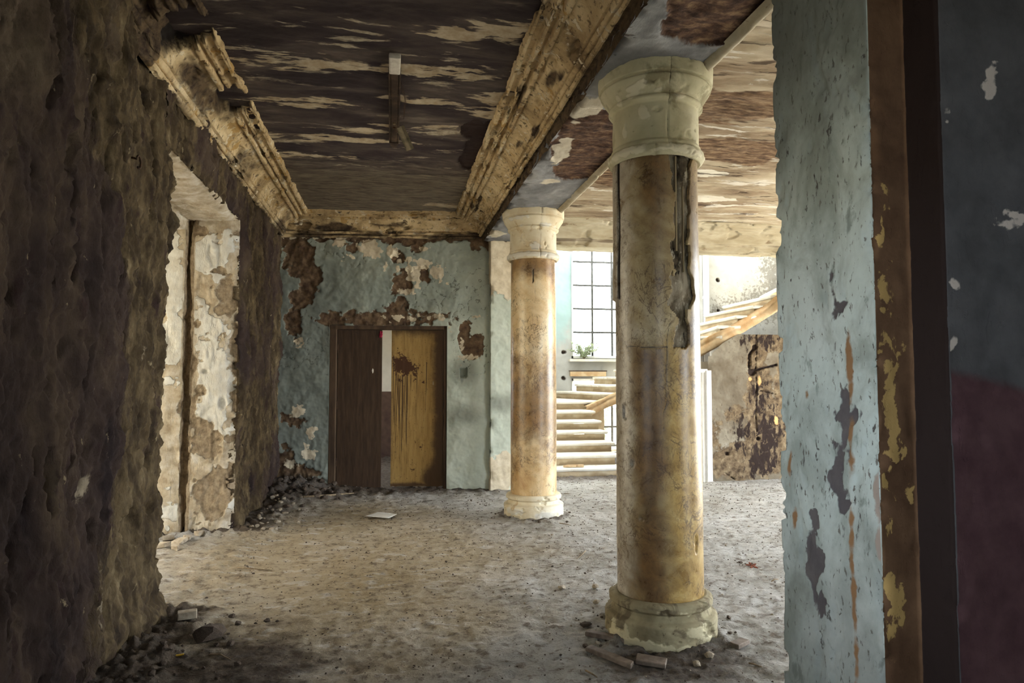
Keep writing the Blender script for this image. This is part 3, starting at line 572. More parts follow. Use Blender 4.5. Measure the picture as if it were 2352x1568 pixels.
def st_och(X, Z, P):
    # leaf coordinate X runs right-to-left seen from the room is avoided: origin at the free (left) edge
    burn = blobs(X, Z, [(.16, 1.60, .13, .13), (.28, 1.57, .05, .06), (.20, 1.53, .08, .04), (.10, 1.70, .07, .08), (.30, 1.50, .02, .012), (.43, 1.42, .012, .012), (.33, 1.42, .012, .02), (.13, 1.42, .015, .02), (.38, .56, .02, .015), (.30, .24, .01, .012)], P, .05, 14, 5)
    drip = np.full(X.shape, -1.0)
    for x0, zt, zb in ((.055, 1.55, .1), (.075, 1.5, .35), (.10, 1.5, .55), (.118, 1.48, .2), (.145, 1.5, .12), (.157, 1.5, .35), (.185, 1.48, .7), (.205, 1.5, .45), (.215, 1.5, .3), (.34, 1.60, 1.05), (.47, 1.66, .95), (.03, 1.7, .4), (.26, 1.5, 1.2)):
        w = .0062 * np.clip((Z - zb) / (zt - zb) + .35, 0, 1) * ((Z < zt) & (Z > zb)); drip = np.maximum(drip, w - np.abs(X - x0 - .004 * np.sin(Z * 6 + x0 * 90)) - .0006)
    grime = np.maximum.reduce([(X - .56) * 2.2, .45 - np.hypot((X - .62) / .45, (Z - .1) / .6), (Z - 2.02) * 1.5, (.06 - Z) * 4, .05 - X * 2.0 - .02])
    return dict(burn=burn, drip=drip, grime=grime)
l2 = leaf('door_leaf', .70, 2.09, .045, M_leaf_ochre, label='ochre right door leaf scorched round its missing lock, dark drips below', stain=st_och)
l2.rotation_euler = (0, 0, math.radians(-5)); l2.location = (wd / 2 - .045 - .70 * math.cos(math.radians(5)), .10 + .70 * math.sin(math.radians(5)), .035)
# small keyhole plate on the ochre leaf
kp = bmesh.new(); add_box(kp, (.565, -.026, 1.38), (.016, .004, .05), bev=.001); add_tube(kp, [(.565, -.026, 1.375), (.565, -.033, 1.375)], .005, 8)
M_plate = simple('worn_brass', (.25, .2, .12), (.45, .38, .25), 20, .4, metal=.7); bm_obj('keyhole_plate', kp, M_plate, l2)
hg = bmesh.new()
for z in (.35, 1.1, 1.85): add_tube(hg, [(-.006, -.024, z - .05), (-.006, -.024, z + .05)], .007, 8)
bm_obj('hinge', hg, M_iron, l1)
# red cloth tied above the gap
cl = bmesh.new(); c0 = Vector((-.145, wy(-.145) + .10, 2.06)); Mr = simple('red_cloth', (.22, .01, .03), (.40, .03, .07), 40, .9)
for k in range(5):
    pts = [c0 + Vector((.008 * math.sin(k * 2 + j) + (k - 2) * .006, -.012 + .004 * (k % 2), .05 - j * .022)) for j in range(5)]
    add_tube(cl, pts, [.004, .009, .012, .010, .004], 6)
rc = bm_obj('cloth_scrap', cl, Mr, smooth=True); tag(rc, 'crumpled red cloth scrap hanging at the top of the door gap', 'cloth')

# ------------------------------------------------------------------ COLUMNS
def marble(name, dark):
    m = MT(name, .40, .5)
    a = m.noise(2.6, 7, .62, .6); b = m.noise(9, 8, .66, .5)
    if dark: col = m.ramp(a, [(.32, (.12, .075, .035)), (.44, (.24, .165, .080)), (.54, (.37, .28, .145)), (.68, (.52, .43, .27))])
    else: col = m.ramp(a, [(.32, (.44, .26, .11)), (.44, (.60, .42, .21)), (.56, (.70, .55, .33)), (.70, (.78, .68, .48))])
    if dark:
        col = m.mix(m.ma('MULTIPLY', m.st(m.ma('MULTIPLY_ADD', m.ma('SUBTRACT', m.noise(4, 7, .65, .4), .5), .35, m.attr('yellow')), -.05, .09), .85), col, m.ramp(b, [(.35, (.25, .145, .04)), (.5, (.46, .30, .095)), (.66, (.62, .46, .20))]))
        col = m.mix(m.ma('MULTIPLY', m.st(m.ma('MULTIPLY_ADD', m.ma('SUBTRACT', m.noise(4, 7, .65, .4), .5), .3, m.attr('greyed')), -.05, .09), .8), col, m.ramp(b, [(.35, (.26, .21, .15)), (.5, (.44, .39, .31)), (.66, (.60, .56, .48))]))
    col = m.mix(m.ma('MULTIPLY', m.st(m.ma('MULTIPLY_ADD', m.ma('SUBTRACT', m.noise(3.5, 7, .65, .3), .5), 1.5, m.attr('stain')), -.1, .45), .8), col, m.ramp(b, [(.35, (.085, .042, .018)), (.6, (.24, .125, .04))]))
    for s, w, mx in ((4.0, .007, .75), (8., .008, .7), (17., .010, .45)):
        n = m.noise(s, 5, .6, .9, m.vec((1, 1, .7))); e = m.ma('ABSOLUTE', m.ma('SUBTRACT', n, .5))
        k = m.ma('MULTIPLY', m.st(e, w * 1.8, w * .4), m.ma('MULTIPLY', m.st(m.noise(3.4, 3, .6), .40, .56), mx)); col = m.mix(k, col, (.09, .05, .025))
    col = m.mix(m.ma('MULTIPLY', m.st(m.noise(75, 4, .7), .60, .70), .55), col, (.09, .055, .03))
    col = m.mix(m.ma('MULTIPLY', m.st(b, .62, .78), .35), col, (.62, .55, .40))
    col = m.mix(m.st(m.attr('seam'), -.0015, .0015), col, (.03, .02, .014))
    return m.fin(col, m.ma('ADD', b, m.ma('MULTIPLY', m.noise(75, 4, .7), .4)), .35, .006, m.ma('MULTIPLY_ADD', b, .45, .10))
M_marble_a = marble('veined_tan_marble_stained', True); M_marble_b = marble('veined_tan_marble', False)
M_capA = layered('olive_grey_limestone', 3, (1, 1, 1), [(.3, (.44, .405, .26)), (.5, (.58, .54, .37)), (.7, (.68, .64, .47))], [
    dict(attr='flake', s=12, a=.05, t=0., w=.005, c=(.70, .65, .49), h=.5), dict(s=4, a=1., t=.10, w=.06, c=(.22, .19, .11), max=.8), dict(s=30, a=1., t=.2, w=.05, c=(.10, .08, .05), max=.6), dict(attr='seam', s=30, a=.004, t=0., w=.002, c=(.05, .04, .025))], bump=.4, dist=.006)
M_baseA = layered('stained_olive_limestone', 3.5, (1, 1, 1), [(.3, (.17, .135, .08)), (.5, (.30, .26, .165)), (.7, (.44, .395, .26))], [
    dict(attr='flake', s=14, a=.05, t=0., w=.005, c=(.58, .53, .36), h=.5), dict(s=7, a=1., t=.09, w=.05, c=(.13, .10, .065), max=.8), dict(s=30, a=1., t=.17, w=.05, c=(.08, .055, .035), max=.7)], bump=.5, dist=.006)
M_capB = layered('cream_limestone', 3, (1, 1, 1), [(.3, (.56, .45, .28)), (.5, (.68, .61, .45)), (.7, (.76, .72, .60))], [
    dict(attr='flake', s=12, a=.05, t=0., w=.005, c=(.66, .63, .55), h=.5), dict(s=7, a=1., t=.14, w=.04, c=(.42, .27, .11), max=.6), dict(attr='seam', s=30, a=.004, t=0., w=.002, c=(.2, .15, .08))], bump=.4, dist=.006)
M_core = layered('rough_mortar_core', 6, (1.6, 1.6, .8), [(.34, (.03, .023, .018)), (.47, (.16, .13, .09)), (.62, (.42, .37, .29))], [
    dict(s=22, v=(1, 1, .5), a=1., t=.08, w=.03, c=(.60, .55, .45), max=.8), dict(s=9, v=(2, 2, .5), a=1., t=.15, w=.03, c=(.02, .015, .012))], bump=1., dist=.03)
M_lath = simple('old_lath', (.16, .12, .07), (.34, .28, .18), 30, .9, (1, 1, .1))
def lathe(name, prof, mat, parent, na=192, nz=60, rgh=1.0, flakes=(), seam=None, off=0., base_chip=False):
    pr = resample(prof, nz); a = np.linspace(0, 2 * math.pi, na + 1); U, Ag = grid(np.arange(nz), a)
    r = pr[:, 0][U]; z = pr[:, 1][U]
    P = np.stack([r * np.sin(Ag), -r * np.cos(Ag), z], -1); Q = P + off
    Dp = fbm(Q, 3, 3) * .004 * rgh + fbm(Q, 16, 3, .6) * .0022 * rgh - ss(fbm(Q, 7, 4, .6, 5.), .38, .6) * .014 * rgh
    ang = (Ag + math.pi) % (2 * math.pi) - math.pi
    fl = np.full(r.shape, -9.)
    if flakes: fl = blobs(ang * .26, z, flakes, Q, .02, 14, 4); Dp = Dp + ss(fl, -.002, .004) * .004
    sm = np.full(r.shape, -9.)
    if seam is not None: sm = .0022 - np.abs(ang * .26 - seam - .006 * fbm(Q, (1, 1, 5), 3)); Dp -= ss(sm, -.003, .002) * .008
    if base_chip: Dp -= ss(fbm(Q, 5, 4, .6, 21.), .05, .5) * .02 * np.exp(-(z / .05) ** 2)
    rr2 = r + Dp; P2 = np.stack([rr2 * np.sin(Ag), -rr2 * np.cos(Ag), z], -1)
    P2[:, -1] = P2[:, 0]
    return sheets(name, [(P2, dict(flake=fl, seam=sm), None)], mat, parent)
CAPPROF = [(.245, 2.775), (.262, 2.768), (.278, 2.782), (.287, 2.805), (.284, 2.828), (.268, 2.842), (.268, 2.858), (.257, 2.872), (.256, 3.085), (.262, 3.092), (.270, 3.094), (.282, 3.105), (.282, 3.118), (.270, 3.128), (.280, 3.134), (.300, 3.165), (.324, 3.20), (.331, 3.213), (.331, 3.221), (.320, 3.224), (.320, 3.232), (.341, 3.236), (.345, 3.29), (.345, 3.34), (.10, 3.34)]
BASEPROF = [(.249, .245), (.262, .247), (.285, .240), (.299, .225), (.299, .200), (.284, .190), (.276, .183), (.279, .165), (.290, .150), (.312, .142), (.322, .134), (.324, .125), (.322, -.06)]
def column(loc, rz, main, label):
    t = empty('stone_column', loc, rz); tag(t, label, 'column', 'columns carrying the beam')
    cap = M_capA if main else M_capB; mar = M_marble_a if main else M_marble_b; off = 0 if main else 9.
    fl = [(-.10, 3.17, .05, .022), (-.21, 3.12, .025, .03), (-.07, 3.02, .035, .04), (.13, 3.12, .05, .012), (-.02, 3.135, .1, .008), (-.15, 2.80, .16, .022), (.17, 2.80, .09, .022), (.10, 2.82, .06, .01), (-.2, 2.95, .015, .05), (.05, 2.80, .30, .006)] if main else [(0, 2.81, 2, .03), (.1, 3.13, .15, .012), (.02, 2.9, .06, .05), (-.15, 3.2, .08, .02)]
    lathe('capital', CAPPROF, cap, t, 200, 190, .7, fl, .075, off)
    bfl = [(.17, .10, .06, .04), (-.22, .07, .07, .06), (-.1, .03, .1, .03), (.05, .02, .1, .02), (.22, .04, .05, .03), (.12, .2, .05, .015)] if main else [(.12, .05, .1, .05), (-.2, .08, .1, .04)]
    lathe('base', BASEPROF, M_baseA if main else M_capB, t, 220, 110, 1.0, bfl, None, off + 3, True)
    # shaft of thin marble cladding over a mortar core
    na, nz = (300, 330) if main else (170, 200)
    a = np.linspace(-math.pi, math.pi, na + 1); zz = np.linspace(.215, 2.785, nz); Zg, Ag = grid(zz, a)
    P = np.stack([np.sin(Ag), -np.cos(Ag), Zg], -1); Q = P * np.array([.25, .25, 1.]) + off; s = Ag * .25
    r = .250 - .004 * ss(Zg, 1.4, 2.8) + fbm(Q, 2, 2) * .003
    seam = np.full(s.shape, -9.)
    if main:
        gone = boxes(s, Zg, [(.105, .215, 2.20, 2.80), (.085, .242, 1.98, 2.28), (.075, .242, 1.86, 2.12), (.105, .205, 1.68, 1.95)], Q, .05, (7, 7, 5), 3.)
        panel = ss(-s, .262, .268) * ss(Zg, 1.955, 1.965) * (Zg < 9)
        r = r + panel * .014
        seam = np.maximum(seam, np.where(Zg > 1.95, .0035 - np.abs(s + .262 + .004 * fbm(Q, (1, 1, 2), 2)), -9))
        seam = np.maximum(seam, np.where((Zg < 1.9) & (Zg > 1.2), .0018 - np.abs(s - .055 - .05 * fbm(Q, (1, 1, 3.), 3)), -9))
        seam = np.maximum(seam, np.where((Zg < 1.72) & (s > -.2) & (s < .06), .003 - np.abs(Zg - 1.67 - .01 * fbm(Q, (8, 8, 1), 3)), -9))
        chips = blobs(s, Zg, [(-.10, .70, .018, .022), (-.22, 1.3, .02, .05), (-.16, 1.0, .012, .02), (.235, .55, .015, .05)], Q, .01, 20, 3); r = r - ss(chips, -.003, .006) * .012
        stain = np.maximum.reduce([np.minimum(.62 - np.abs(s + .045) * 5.5, (1.68 - Zg) * 6), .55 - np.abs(s) * 3 - np.abs(Zg - 2.55) * 1.1, .32 - np.abs(s + .02) * 2 - Zg * .4])
        yellow = np.minimum(s - .035, 1.70 - Zg); greyed = -s - .135
    else:
        gone = boxes(s, Zg, [(-.01, .008, 2.50, 2.66)], Q, .006, 9, 3.)
        stain = np.maximum(.5 - np.abs(Zg - 1.15) * .7, .5 - np.abs(Zg - 2.7) * 2.5); yellow = greyed = np.full(s.shape, -9.)
        seam = np.maximum(seam, .0015 - np.abs(s - .02 - .008 * fbm(Q, (1, 1, 2), 3)) - np.where(Zg < 2.3, 9, 0))
    r = r - ss(seam, -.002, .002) * .004
    P2 = np.stack([r * np.sin(Ag), -r * np.cos(Ag), Zg], -1); P2[:, -1] = P2[:, 0]
    g2 = (gone[:-1, :-1] + gone[1:, 1:]) / 2; keep = g2 < 0
    inner = P2 * np.array([.91, .91, 1.]);
    # rim strip along the broken edge
    parts = [(P2, dict(stain=stain, seam=seam, yellow=yellow, greyed=greyed), keep)]
    me_o = sheets('shaft', parts, mar, t)
    sol = me_o.modifiers.new('thickness', 'SOLIDIFY'); sol.thickness = .017; sol.offset = 1 if False else -1; sol.use_rim_only = True
    # core
    na2, nz2 = 160, 220
    a2 = np.linspace(-math.pi, math.pi, na2 + 1); z2 = np.linspace(.2, 2.79, nz2); Z2, A2 = grid(z2, a2); Q2 = np.stack([.25 * np.sin(A2), -.25 * np.cos(A2), Z2], -1) + 5
    r2 = .219 + fbm(Q2, (9, 9, 3), 4, .6) * .012 + terrace(fbm(Q2, (5, 5, 2), 3), 4) * .012
    groove = np.exp(-((A2 * .25 - .145) / .010) ** 2) * (Z2 > 2.2); r2 = r2 - groove * .05
    P3 = np.stack([r2 * np.sin(A2), -r2 * np.cos(A2), Z2], -1); P3[:, -1] = P3[:, 0]
    if main:
        lb = bmesh.new(); a0 = .125 / .25
        for da, w_, z0_, z1_ in ((.0, .010, 2.22, 2.77), (.20, .006, 2.10, 2.6)):
            aa = a0 + da; add_box(lb, (.232 * math.sin(aa), -.232 * math.cos(aa), (z0_ + z1_) / 2), (w_, .012, z1_ - z0_), (0, 0, aa), .002)
        bm_obj('lath_strip', lb, M_lath, t)
    k = sheets('mortar_core', [(P3, {}, None)], M_core, t); 
    if main: k['label'] = 'dark rough mortar bared where the marble cladding has broken away'
    return t
colA = column((1.575, 3.89, 0), -math.atan2(1.575, 3.89), True, 'near stone column, its marble cladding torn open at upper right')
colB = column((1.535, 7.35, 0), -math.atan2(1.535, 7.35), False, 'far stone column of orange tan marble with cream capital, before the pilaster')

# ------------------------------------------------------------------ NEAR RIGHT PIER (reveal of the opening we look through)
M_pier = layered('pale_blue_green_paint', 1.8, (1, 1, .6), [(.3, (.50, .58, .545)), (.5, (.59, .67, .635)), (.7, (.68, .74, .71))], [
    dict(s=5, v=(1, 1, .7), a=1., t=.03, w=.12, c=(.30, .34, .30), max=.8),
    dict(s=60, v=(1, 1.2, .5), a=1., t=.13, w=.03, c=(.14, .12, .10), max=.85, h=-.4),
    dict(s=24, v=(1, 1.2, .45), a=1., t=.155, w=.02, c=(.065, .05, .045), max=.9, h=-.6),
    dict(s=14, v=(1, 1, .5), a=1., t=.14, w=.05, c=(.22, .26, .23), max=.8),
    dict(attr='end_shade', s=5, a=.5, t=0., w=.3, c=(.12, .125, .11), max=.75),  # shade at the top and foot of the reveal, painted in
    dict(attr='grey', s=14, a=.02, t=0., w=.003, c=[(.4, (.11, .10, .105)), (.6, (.15, .135, .135))], h=-.8),
    dict(attr='orange', s=14, a=.02, t=0., w=.004, c=(.30, .17, .085)),
    dict(attr='brownp', s=14, a=.01, t=0., w=.003, c=[(.35, (.11, .062, .035)), (.65, (.21, .125, .07))], cs=6),
    dict(attr='black', s=14, a=.01, t=0., w=.003, c=(.030, .020, .018)),
    dict(attr='slate', s=14, a=.01, t=0., w=.003, c=[(.35, (.085, .085, .088)), (.65, (.12, .12, .125))]),
    dict(attr='maroon', s=6, a=.06, t=0., w=.015, c=[(.35, (.080, .040, .046)), (.65, (.12, .065, .07))]),
    dict(attr='cream', s=24, v=(1, 1, .7), a=.10, t=0., w=.003, c=(.50, .34, .13), h=.4),
    dict(attr='white', s=20, a=.02, t=0., w=.003, c=(.40, .33, .28), h=.4),
    dict(attr='white2', s=30, a=.03, t=0., w=.003, c=(.62, .56, .50), h=.4),
], bump=.5, dist=.006, fine=60)
Zq = np.arange(-.05, 3.75, .0085)
PX = 1.2; YF = at_x(1788, 784, PX)[1]; YN = at_x(2010, 784, PX)[1]
c1 = at_y(2093, 784, YN)[0]; Yr = c1 and (at_x(2175, 784, c1)[1]); 
P, Nn = strip([(2.2, YF), (PX, YF), (PX, YN), (c1, YN), (c1, Yr), (3.2, Yr)], [.03, .0065, .0065, .010, .010], Zq)
A, Yc, Zc = P[..., 0], P[..., 1], P[..., 2]
onrev = (np.abs(A - PX) < 1e-3)
def pr_(px, py): v = at_x(px, py, PX); return v[1], v[2]
grey = blobs(Yc, Zc, [(*pr_(1945, 985), .02, .08), (*pr_(1925, 1090), .03, .07), (*pr_(1935, 1150), .022, .07), (*pr_(1960, 950), .015, .05), (*pr_(1868, 1300), .05, .06), (*pr_(1885, 1360), .03, .06), (*pr_(1860, 1260), .02, .04), (*pr_(1869, 1190), .02, .022), (*pr_(1935, 950), .012, .02), (*pr_(1940, 700), .02, .015), (*pr_(1915, 800), .004, .05)], P, .030, (18, 18, 11), 5) - .004
orange = blobs(Yc, Zc, [(*pr_(1950, 840), .014, .10), (*pr_(1955, 1010), .01, .08), (*pr_(1826, 1190), .012, .03), (*pr_(1960, 1350), .008, .25), (*pr_(1815, 1060), .006, .05), (*pr_(1853, 905), .008, .012)], P, .006, 20, 4)
grey = np.where(onrev, grey, -9); orange = np.where(onrev, orange, -9)
front = (np.abs(Yc - YN) < 1e-3) & (A < c1 + .001) & ~onrev; side = (np.abs(A - c1) < 1e-3) & (Yc < YN - 1e-3); wallf = (np.abs(Yc - Yr) < 1e-3) & (A > c1 - .001) & ~side
cas = lambda px, py: (at_y(px, py, YN)[0], at_y(px, py, YN)[2])
crm = blobs(A, Zc, [(*cas(2032, 790), .012, .02), (*cas(2046, 875), .013, .035), (*cas(2048, 910), .012, .04), (*cas(2047, 945), .01, .02), (*cas(2046, 1000), .012, .02), (*cas(2075, 1060), .01, .04), (*cas(2050, 1190), .014, .09), (*cas(2050, 1340), .012, .08), (*cas(2078, 790), .007, .01), (*cas(2085, 1130), .015, .04), (*cas(2035, 1110), .01, .03), (*cas(2050, 1000), .02, .35)], P, .03, (20, 20, 12), 4, off=2.) - .006
crm = np.where(front, crm, -9)
wl_ = lambda px, py: (at_y(px, py, Yr)[0], at_y(px, py, Yr)[2])
wht = blobs(A, Zc, [(*wl_(2277, 170), .012, .028), (*wl_(2277, 210), .013, .028), (*wl_(2320, 512), .03, .010), (*wl_(2345, 495), .03, .008), (*wl_(2192, 655), .012, .012), (*wl_(2188, 785), .012, .012), (*wl_(2176, 270), .005, .014)], P, .014, 26, 4)
wht = np.where(wallf, wht, -9)
mar = np.where(wallf, at_y(2180, 862, Yr)[2] + .02 - Zc - .28 * (A - c1) , -9)
D = fbm(P, (3, 3, 3), 3) * .006 + fbm(P, 24, 3, .6) * .0022 - ss(grey, -.002, .003) * .0035
D -= np.where(onrev, ss(fbm(P, (9, 9, 5), 4, .6, 41.), .42, .55), 0) * .006
for cx, cy, amp in ((PX, YF, .03), (PX, YN, .02), (c1, YN, .006), (c1, Yr, .01)):
    q = np.exp(-(np.hypot(A - cx, Yc - cy) / .016) ** 2); D -= q * amp * ss(fbm(P, (2, 2, 9), 4, .6, cx * 7), .12, .6)
ws = np.where(onrev, blobs(Yc + A * 0, Zc, [(YN, at_x(2005, 1140, PX)[2], .02, .06), (YN, at_x(2010, 1250, PX)[2], .015, .05)], P, .005, 20, 3), -9)
pier = sheets('wall_pier', [(P + Nn * D[..., None], dict(end_shade=np.where(onrev, np.maximum((Zc - 2.15) * 1.0 + .3 * (Yc - YF), (.9 - Zc) * .5), -9), grey=grey, orange=orange, cream=crm, brownp=np.where(front | side | wallf, .05, -.05), black=np.where(side | wallf, .05, -.05), slate=np.where(wallf, .05, -.05), maroon=mar, white=ws, white2=wht), None)], M_pier)
tag(pier, 'blue green painted pier and dark wall edge close on the right', 'wall', kind='structure')
pc_ = bmesh.new(); add_box(pc_, (2.25, (YF + Yr) / 2 + .02, 1.8), (1.8, YF - Yr - .08, 3.9)); add_box(pc_, (3.35, (YF + YN) / 2 + .02, 1.8), (.8, .36, 3.9)); add_box(pc_, (6.9, (YF + YN) / 2 + .02, 1.8), (2.8, .36, 3.9)); add_box(pc_, (4.6, (YF + YN) / 2 + .02, 3.0), (2.0, .36, 1.7)); bm_obj('pier_core', pc_, M_plain_dark, pier)

# ------------------------------------------------------------------ STAIRCASE
M_step = layered('worn_limestone_step', 2.5, (1, 1, 1), [(.3, (.52, .47, .385)), (.5, (.62, .59, .52)), (.7, (.68, .67, .63))], [
    dict(s=7, a=1., t=.16, w=.04, c=(.42, .30, .17), max=.7), dict(s=40, a=1., t=.2, w=.04, c=(.2, .15, .1), max=.6)], bump=.4, dist=.006)
M_riser = layered('shaded_limestone_riser', 2.5, (1, 1, 1), [(.3, (.30, .22, .13)), (.5, (.41, .325, .21)), (.7, (.48, .41, .29))], [  # step stone darkened in colour for the shade under the nosings
    dict(attr='low', s=9, a=.06, t=0., w=.03, c=(.20, .14, .08), max=.75), dict(s=40, a=1., t=.18, w=.04, c=(.15, .1, .07), max=.6)], bump=.4, dist=.006)
M_string = simple('orange_tan_stair_string', (.34, .19, .075), (.50, .38, .235), 5, .85, lo=.3, hi=.6)
stair = empty('staircase', (2.6, 10.0, 0)); tag(stair, 'curving stone staircase rising past the window behind the columns', 'staircase')
def loc_(p): return Vector(p) - Vector((2.6, 10.0, 0))
RISE = .15
Lx = 1.95
I = {}; O = {}
for k, (x, y) in enumerate([(3.33, 9.86), (3.42, 10.20), (3.50, 10.62), (3.51, 11.0), (3.51, 11.34), (3.51, 11.72), (3.50, 12.2)], 1): I[k] = (x, y); O[k] = (Lx, y + .02)
I.update({8: (3.95, 12.4), 9: (4.2, 12.05), 10: (4.42, 11.6), 11: (4.5, 11.1), 12: (4.5, 10.6), 13: (4.5, 10.1), 14: (4.55, 9.6), 15: (4.72, 9.3), 16: (4.99, 9.27), 17: (5.25, 9.27), 18: (5.50, 9.22), 19: (5.63, 9.0), 20: (5.74, 8.76), 21: (5.85, 8.5)})
O.update({8: (3.42, 14.1), 9: (3.86, 14.1), 10: (4.26, 14.1), 11: (4.7, 14.0), 12: (5.12, 13.0), 13: (5.18, 12.2), 14: (5.2, 11.4), 15: (5.1, 10.80), 16: (5.12, 10.78), 17: (5.22, 10.78), 18: (5.56, 10.78), 19: (6.1, 10.5), 20: (6.6, 10.0), 21: (6.9, 9.4)})
def tread_mesh(k, seg=16):
    """slab with a rounded nosing on the leading edge and the free end; riser as its own mesh"""
    i0 = Vector((*I[k], 0)); o0 = Vector((*O[k], 0)); i1 = Vector((*I[k + 1], 0)); o1 = Vector((*O[k + 1], 0))
    z = RISE * k; d = (i0 - o0).normalized(); fwd = Vector((-d.y, d.x, 0))
    if fwd.dot((i1 + o1) / 2 - (i0 + o0) / 2) < 0: fwd = -fwd
    end = i0 + d * .05
    bm = bmesh.new(); th = .034
    out = [end - fwd * .035 + d * .0, end + (i1 - i0) + fwd * .04, o1 + fwd * .04, o0 - fwd * .035]
    if k <= 6:
        out[1] = Vector((i1.x + .05, i1.y + .03, 0))
    rings = []
    for (ins, dz) in ((.028, -th * 1.45), (.012, -th * 1.35), (.004, -th), (0, -th * .6), (.004, -th * .25), (.016, 0)):
        cen = sum(out, Vector()) / 4; r = []
        for q, p in enumerate(out):
            v = p.copy()
            if q in (0, 3): v += fwd * ins
            if q in (0, 1): v -= d * ins
            r.append(v)
        # subdivide the leading edge so it can be worn
        lead = [r[0].lerp(r[3], t / seg) for t in range(seg + 1)]
        full = lead[::-1] + [r[0]] * 0 + [r[1], r[2]]
        jj = []
        for t, v in enumerate(full):
            w = v.copy()
            if t <= seg:
                nz = float(fbm(np.array([[v.x * 3, v.y * 3, k * 3.]]), 1., 3)[0]); w += fwd * max(0, nz) * .020; w.z += nz * .004
            jj.append(bm.verts.new(loc_((w.x, w.y, z + dz + (w.z if t <= seg else 0)))))
        rings.append(jj)
    n = len(rings[0])
    for a in range(len(rings) - 1):
        for q in range(n): bm.faces.new((rings[a][q], rings[a][(q + 1) % n], rings[a + 1][(q + 1) % n], rings[a + 1][q]))
    bm.faces.new(rings[-1]); bm.faces.new(rings[0][::-1])
    bm_obj('tread', bm, M_step, stair)
    # riser block under the nosing
    zz = np.linspace(z - RISE - .01, z - .05, 10); u = np.linspace(0, 1, 60); Zg, Ug = grid(zz, u)
    a = np.array(o0 + fwd * .012)[:2]; b = np.array(i0 + fwd * .012)[:2]
    P = np.zeros((10, 60, 3)); P[..., 0] = a[0] + (b[0] - a[0]) * Ug - 2.6; P[..., 1] = a[1] + (b[1] - a[1]) * Ug - 10.0; P[..., 2] = Zg
    low = (z - RISE + .035) - Zg + fbm(P, (4, 4, 4), 3) * .04 + np.where(Ug > .4, .02, -.02)  # riser foot, darkened further as painted shade
    Pd = P + np.array([fwd.x, fwd.y, 0]) * (fbm(P, 8, 3) * .006)[..., None]
    c = np.array(i1 + fwd * .012)[:2]
    Q = np.zeros((2, 2, 3)); Q[0, 0] = (b[0] - 2.6, b[1] - 10, z - .05); Q[0, 1] = (c[0] - 2.6, c[1] - 10, z - .05); Q[1, 0] = (b[0] - 2.6, b[1] - 10, z - RISE - (.0 if k < 7 else .01)); Q[1, 1] = (c[0] - 2.6, c[1] - 10, z - RISE)
    if k < 8: Q[1, :, 2] = -.02
    sheets('riser', [(Pd, dict(low=low), None), (Q, {}, None)], M_riser, stair)
for k in range(1, 21): tread_mesh(k)
# string (inner edge) and sloping underside of the upper flight
ks = list(range(7, 22)); pin = [Vector((*I[k], RISE * k)) for k in ks]; pin[0] = Vector((3.47, 12.08, .15 * 7.0)); pout = [Vector((*O[k], RISE * k)) for k in ks]
def smooth_pts(p, n=6):
    a = np.array(p); t = np.arange(len(a)); tt = np.linspace(0, len(a) - 1, (len(a) - 1) * n + 1); a = np.stack([np.interp(tt, t, a[:, i]) for i in range(3)], 1)
    for _ in range(6): a[1:-1] = (a[:-2] + 2 * a[1:-1] + a[2:]) / 4
    return a
ai = smooth_pts(pin); ao = smooth_pts(pout)
sec = [(.015, -.09), (-.045, -.085), (-.05, -.10), (-.05, -.15), (-.035, -.165), (-.045, -.19), (-.045, -.29), (-.03, -.30), (.02, -.30)]
S = np.zeros((len(sec), len(ai), 3)); tg = np.gradient(ai, axis=0); tg[:, 2] = 0; tg /= np.linalg.norm(tg, axis=1)[:, None]; nr = np.stack([-tg[:, 1], tg[:, 0], 0 * tg[:, 0]], 1)
# nr must point from the inner edge toward the outer edge
sgn = np.sign(((ao - ai) * nr).sum(1)); nr *= sgn[:, None]
for j, (o_, z_) in enumerate(sec):
    S[j] = ai + nr * o_; S[j, :, 2] = ai[:, 2] + z_ + .0
S -= np.array([2.6, 10., 0]); S[..., 2] += fbm(S, 6, 3) * .006
sheets('string', [(S, {}, None)], M_string, stair)
U = np.zeros((2, len(ai), 3)); U[0] = ai + nr * .02; U[1] = ao; U[0, :, 2] = ai[:, 2] - .30; U[1, :, 2] = ao[:, 2] - .30; U -= np.array([2.6, 10., 0])
sheets('stair_underside', [(U, {}, None)], M_step, stair)

# wall beneath the upper flight
M_under = layered('damp_stained_plaster', 2.0, (1, 1, 1), [(.28, (.09, .07, .045)), (.45, (.15, .125, .09)), (.6, (.215, .19, .145)), (.75, (.27, .255, .215))], [
    dict(attr='damp', s=9, a=.35, t=0., w=.03, c=[(.35, (.04, .026, .016)), (.5, (.12, .085, .05)), (.68, (.22, .17, .105))], cs=9, h=-.3),
    dict(attr='mould', s=16, v=(1, 1, .45), a=.9, t=0., w=.05, c=(.022, .014, .012)),
    dict(s=14, a=1., t=.13, w=.04, c=(.08, .06, .04), max=.7),
    dict(attr='orange', s=14, a=.06, t=0., w=.01, c=(.55, .33, .14)),
    dict(attr='crack', s=20, a=.01, t=0., w=.004, c=(.03, .02, .016)),
], bump=.6, dist=.008, fine=45)
UX0, UX1 = 4.50, 8.0
Xu = np.arange(UX0, UX1, .012); Zu = np.arange(-.05, 2.75, .012); Zg, Xg = grid(Zu, Xu); P = np.stack([Xg, 0 * Xg + 9.22, Zg], -1)
def uw(px, py): v = at_y(px, py, 9.22); return v[0], v[2]
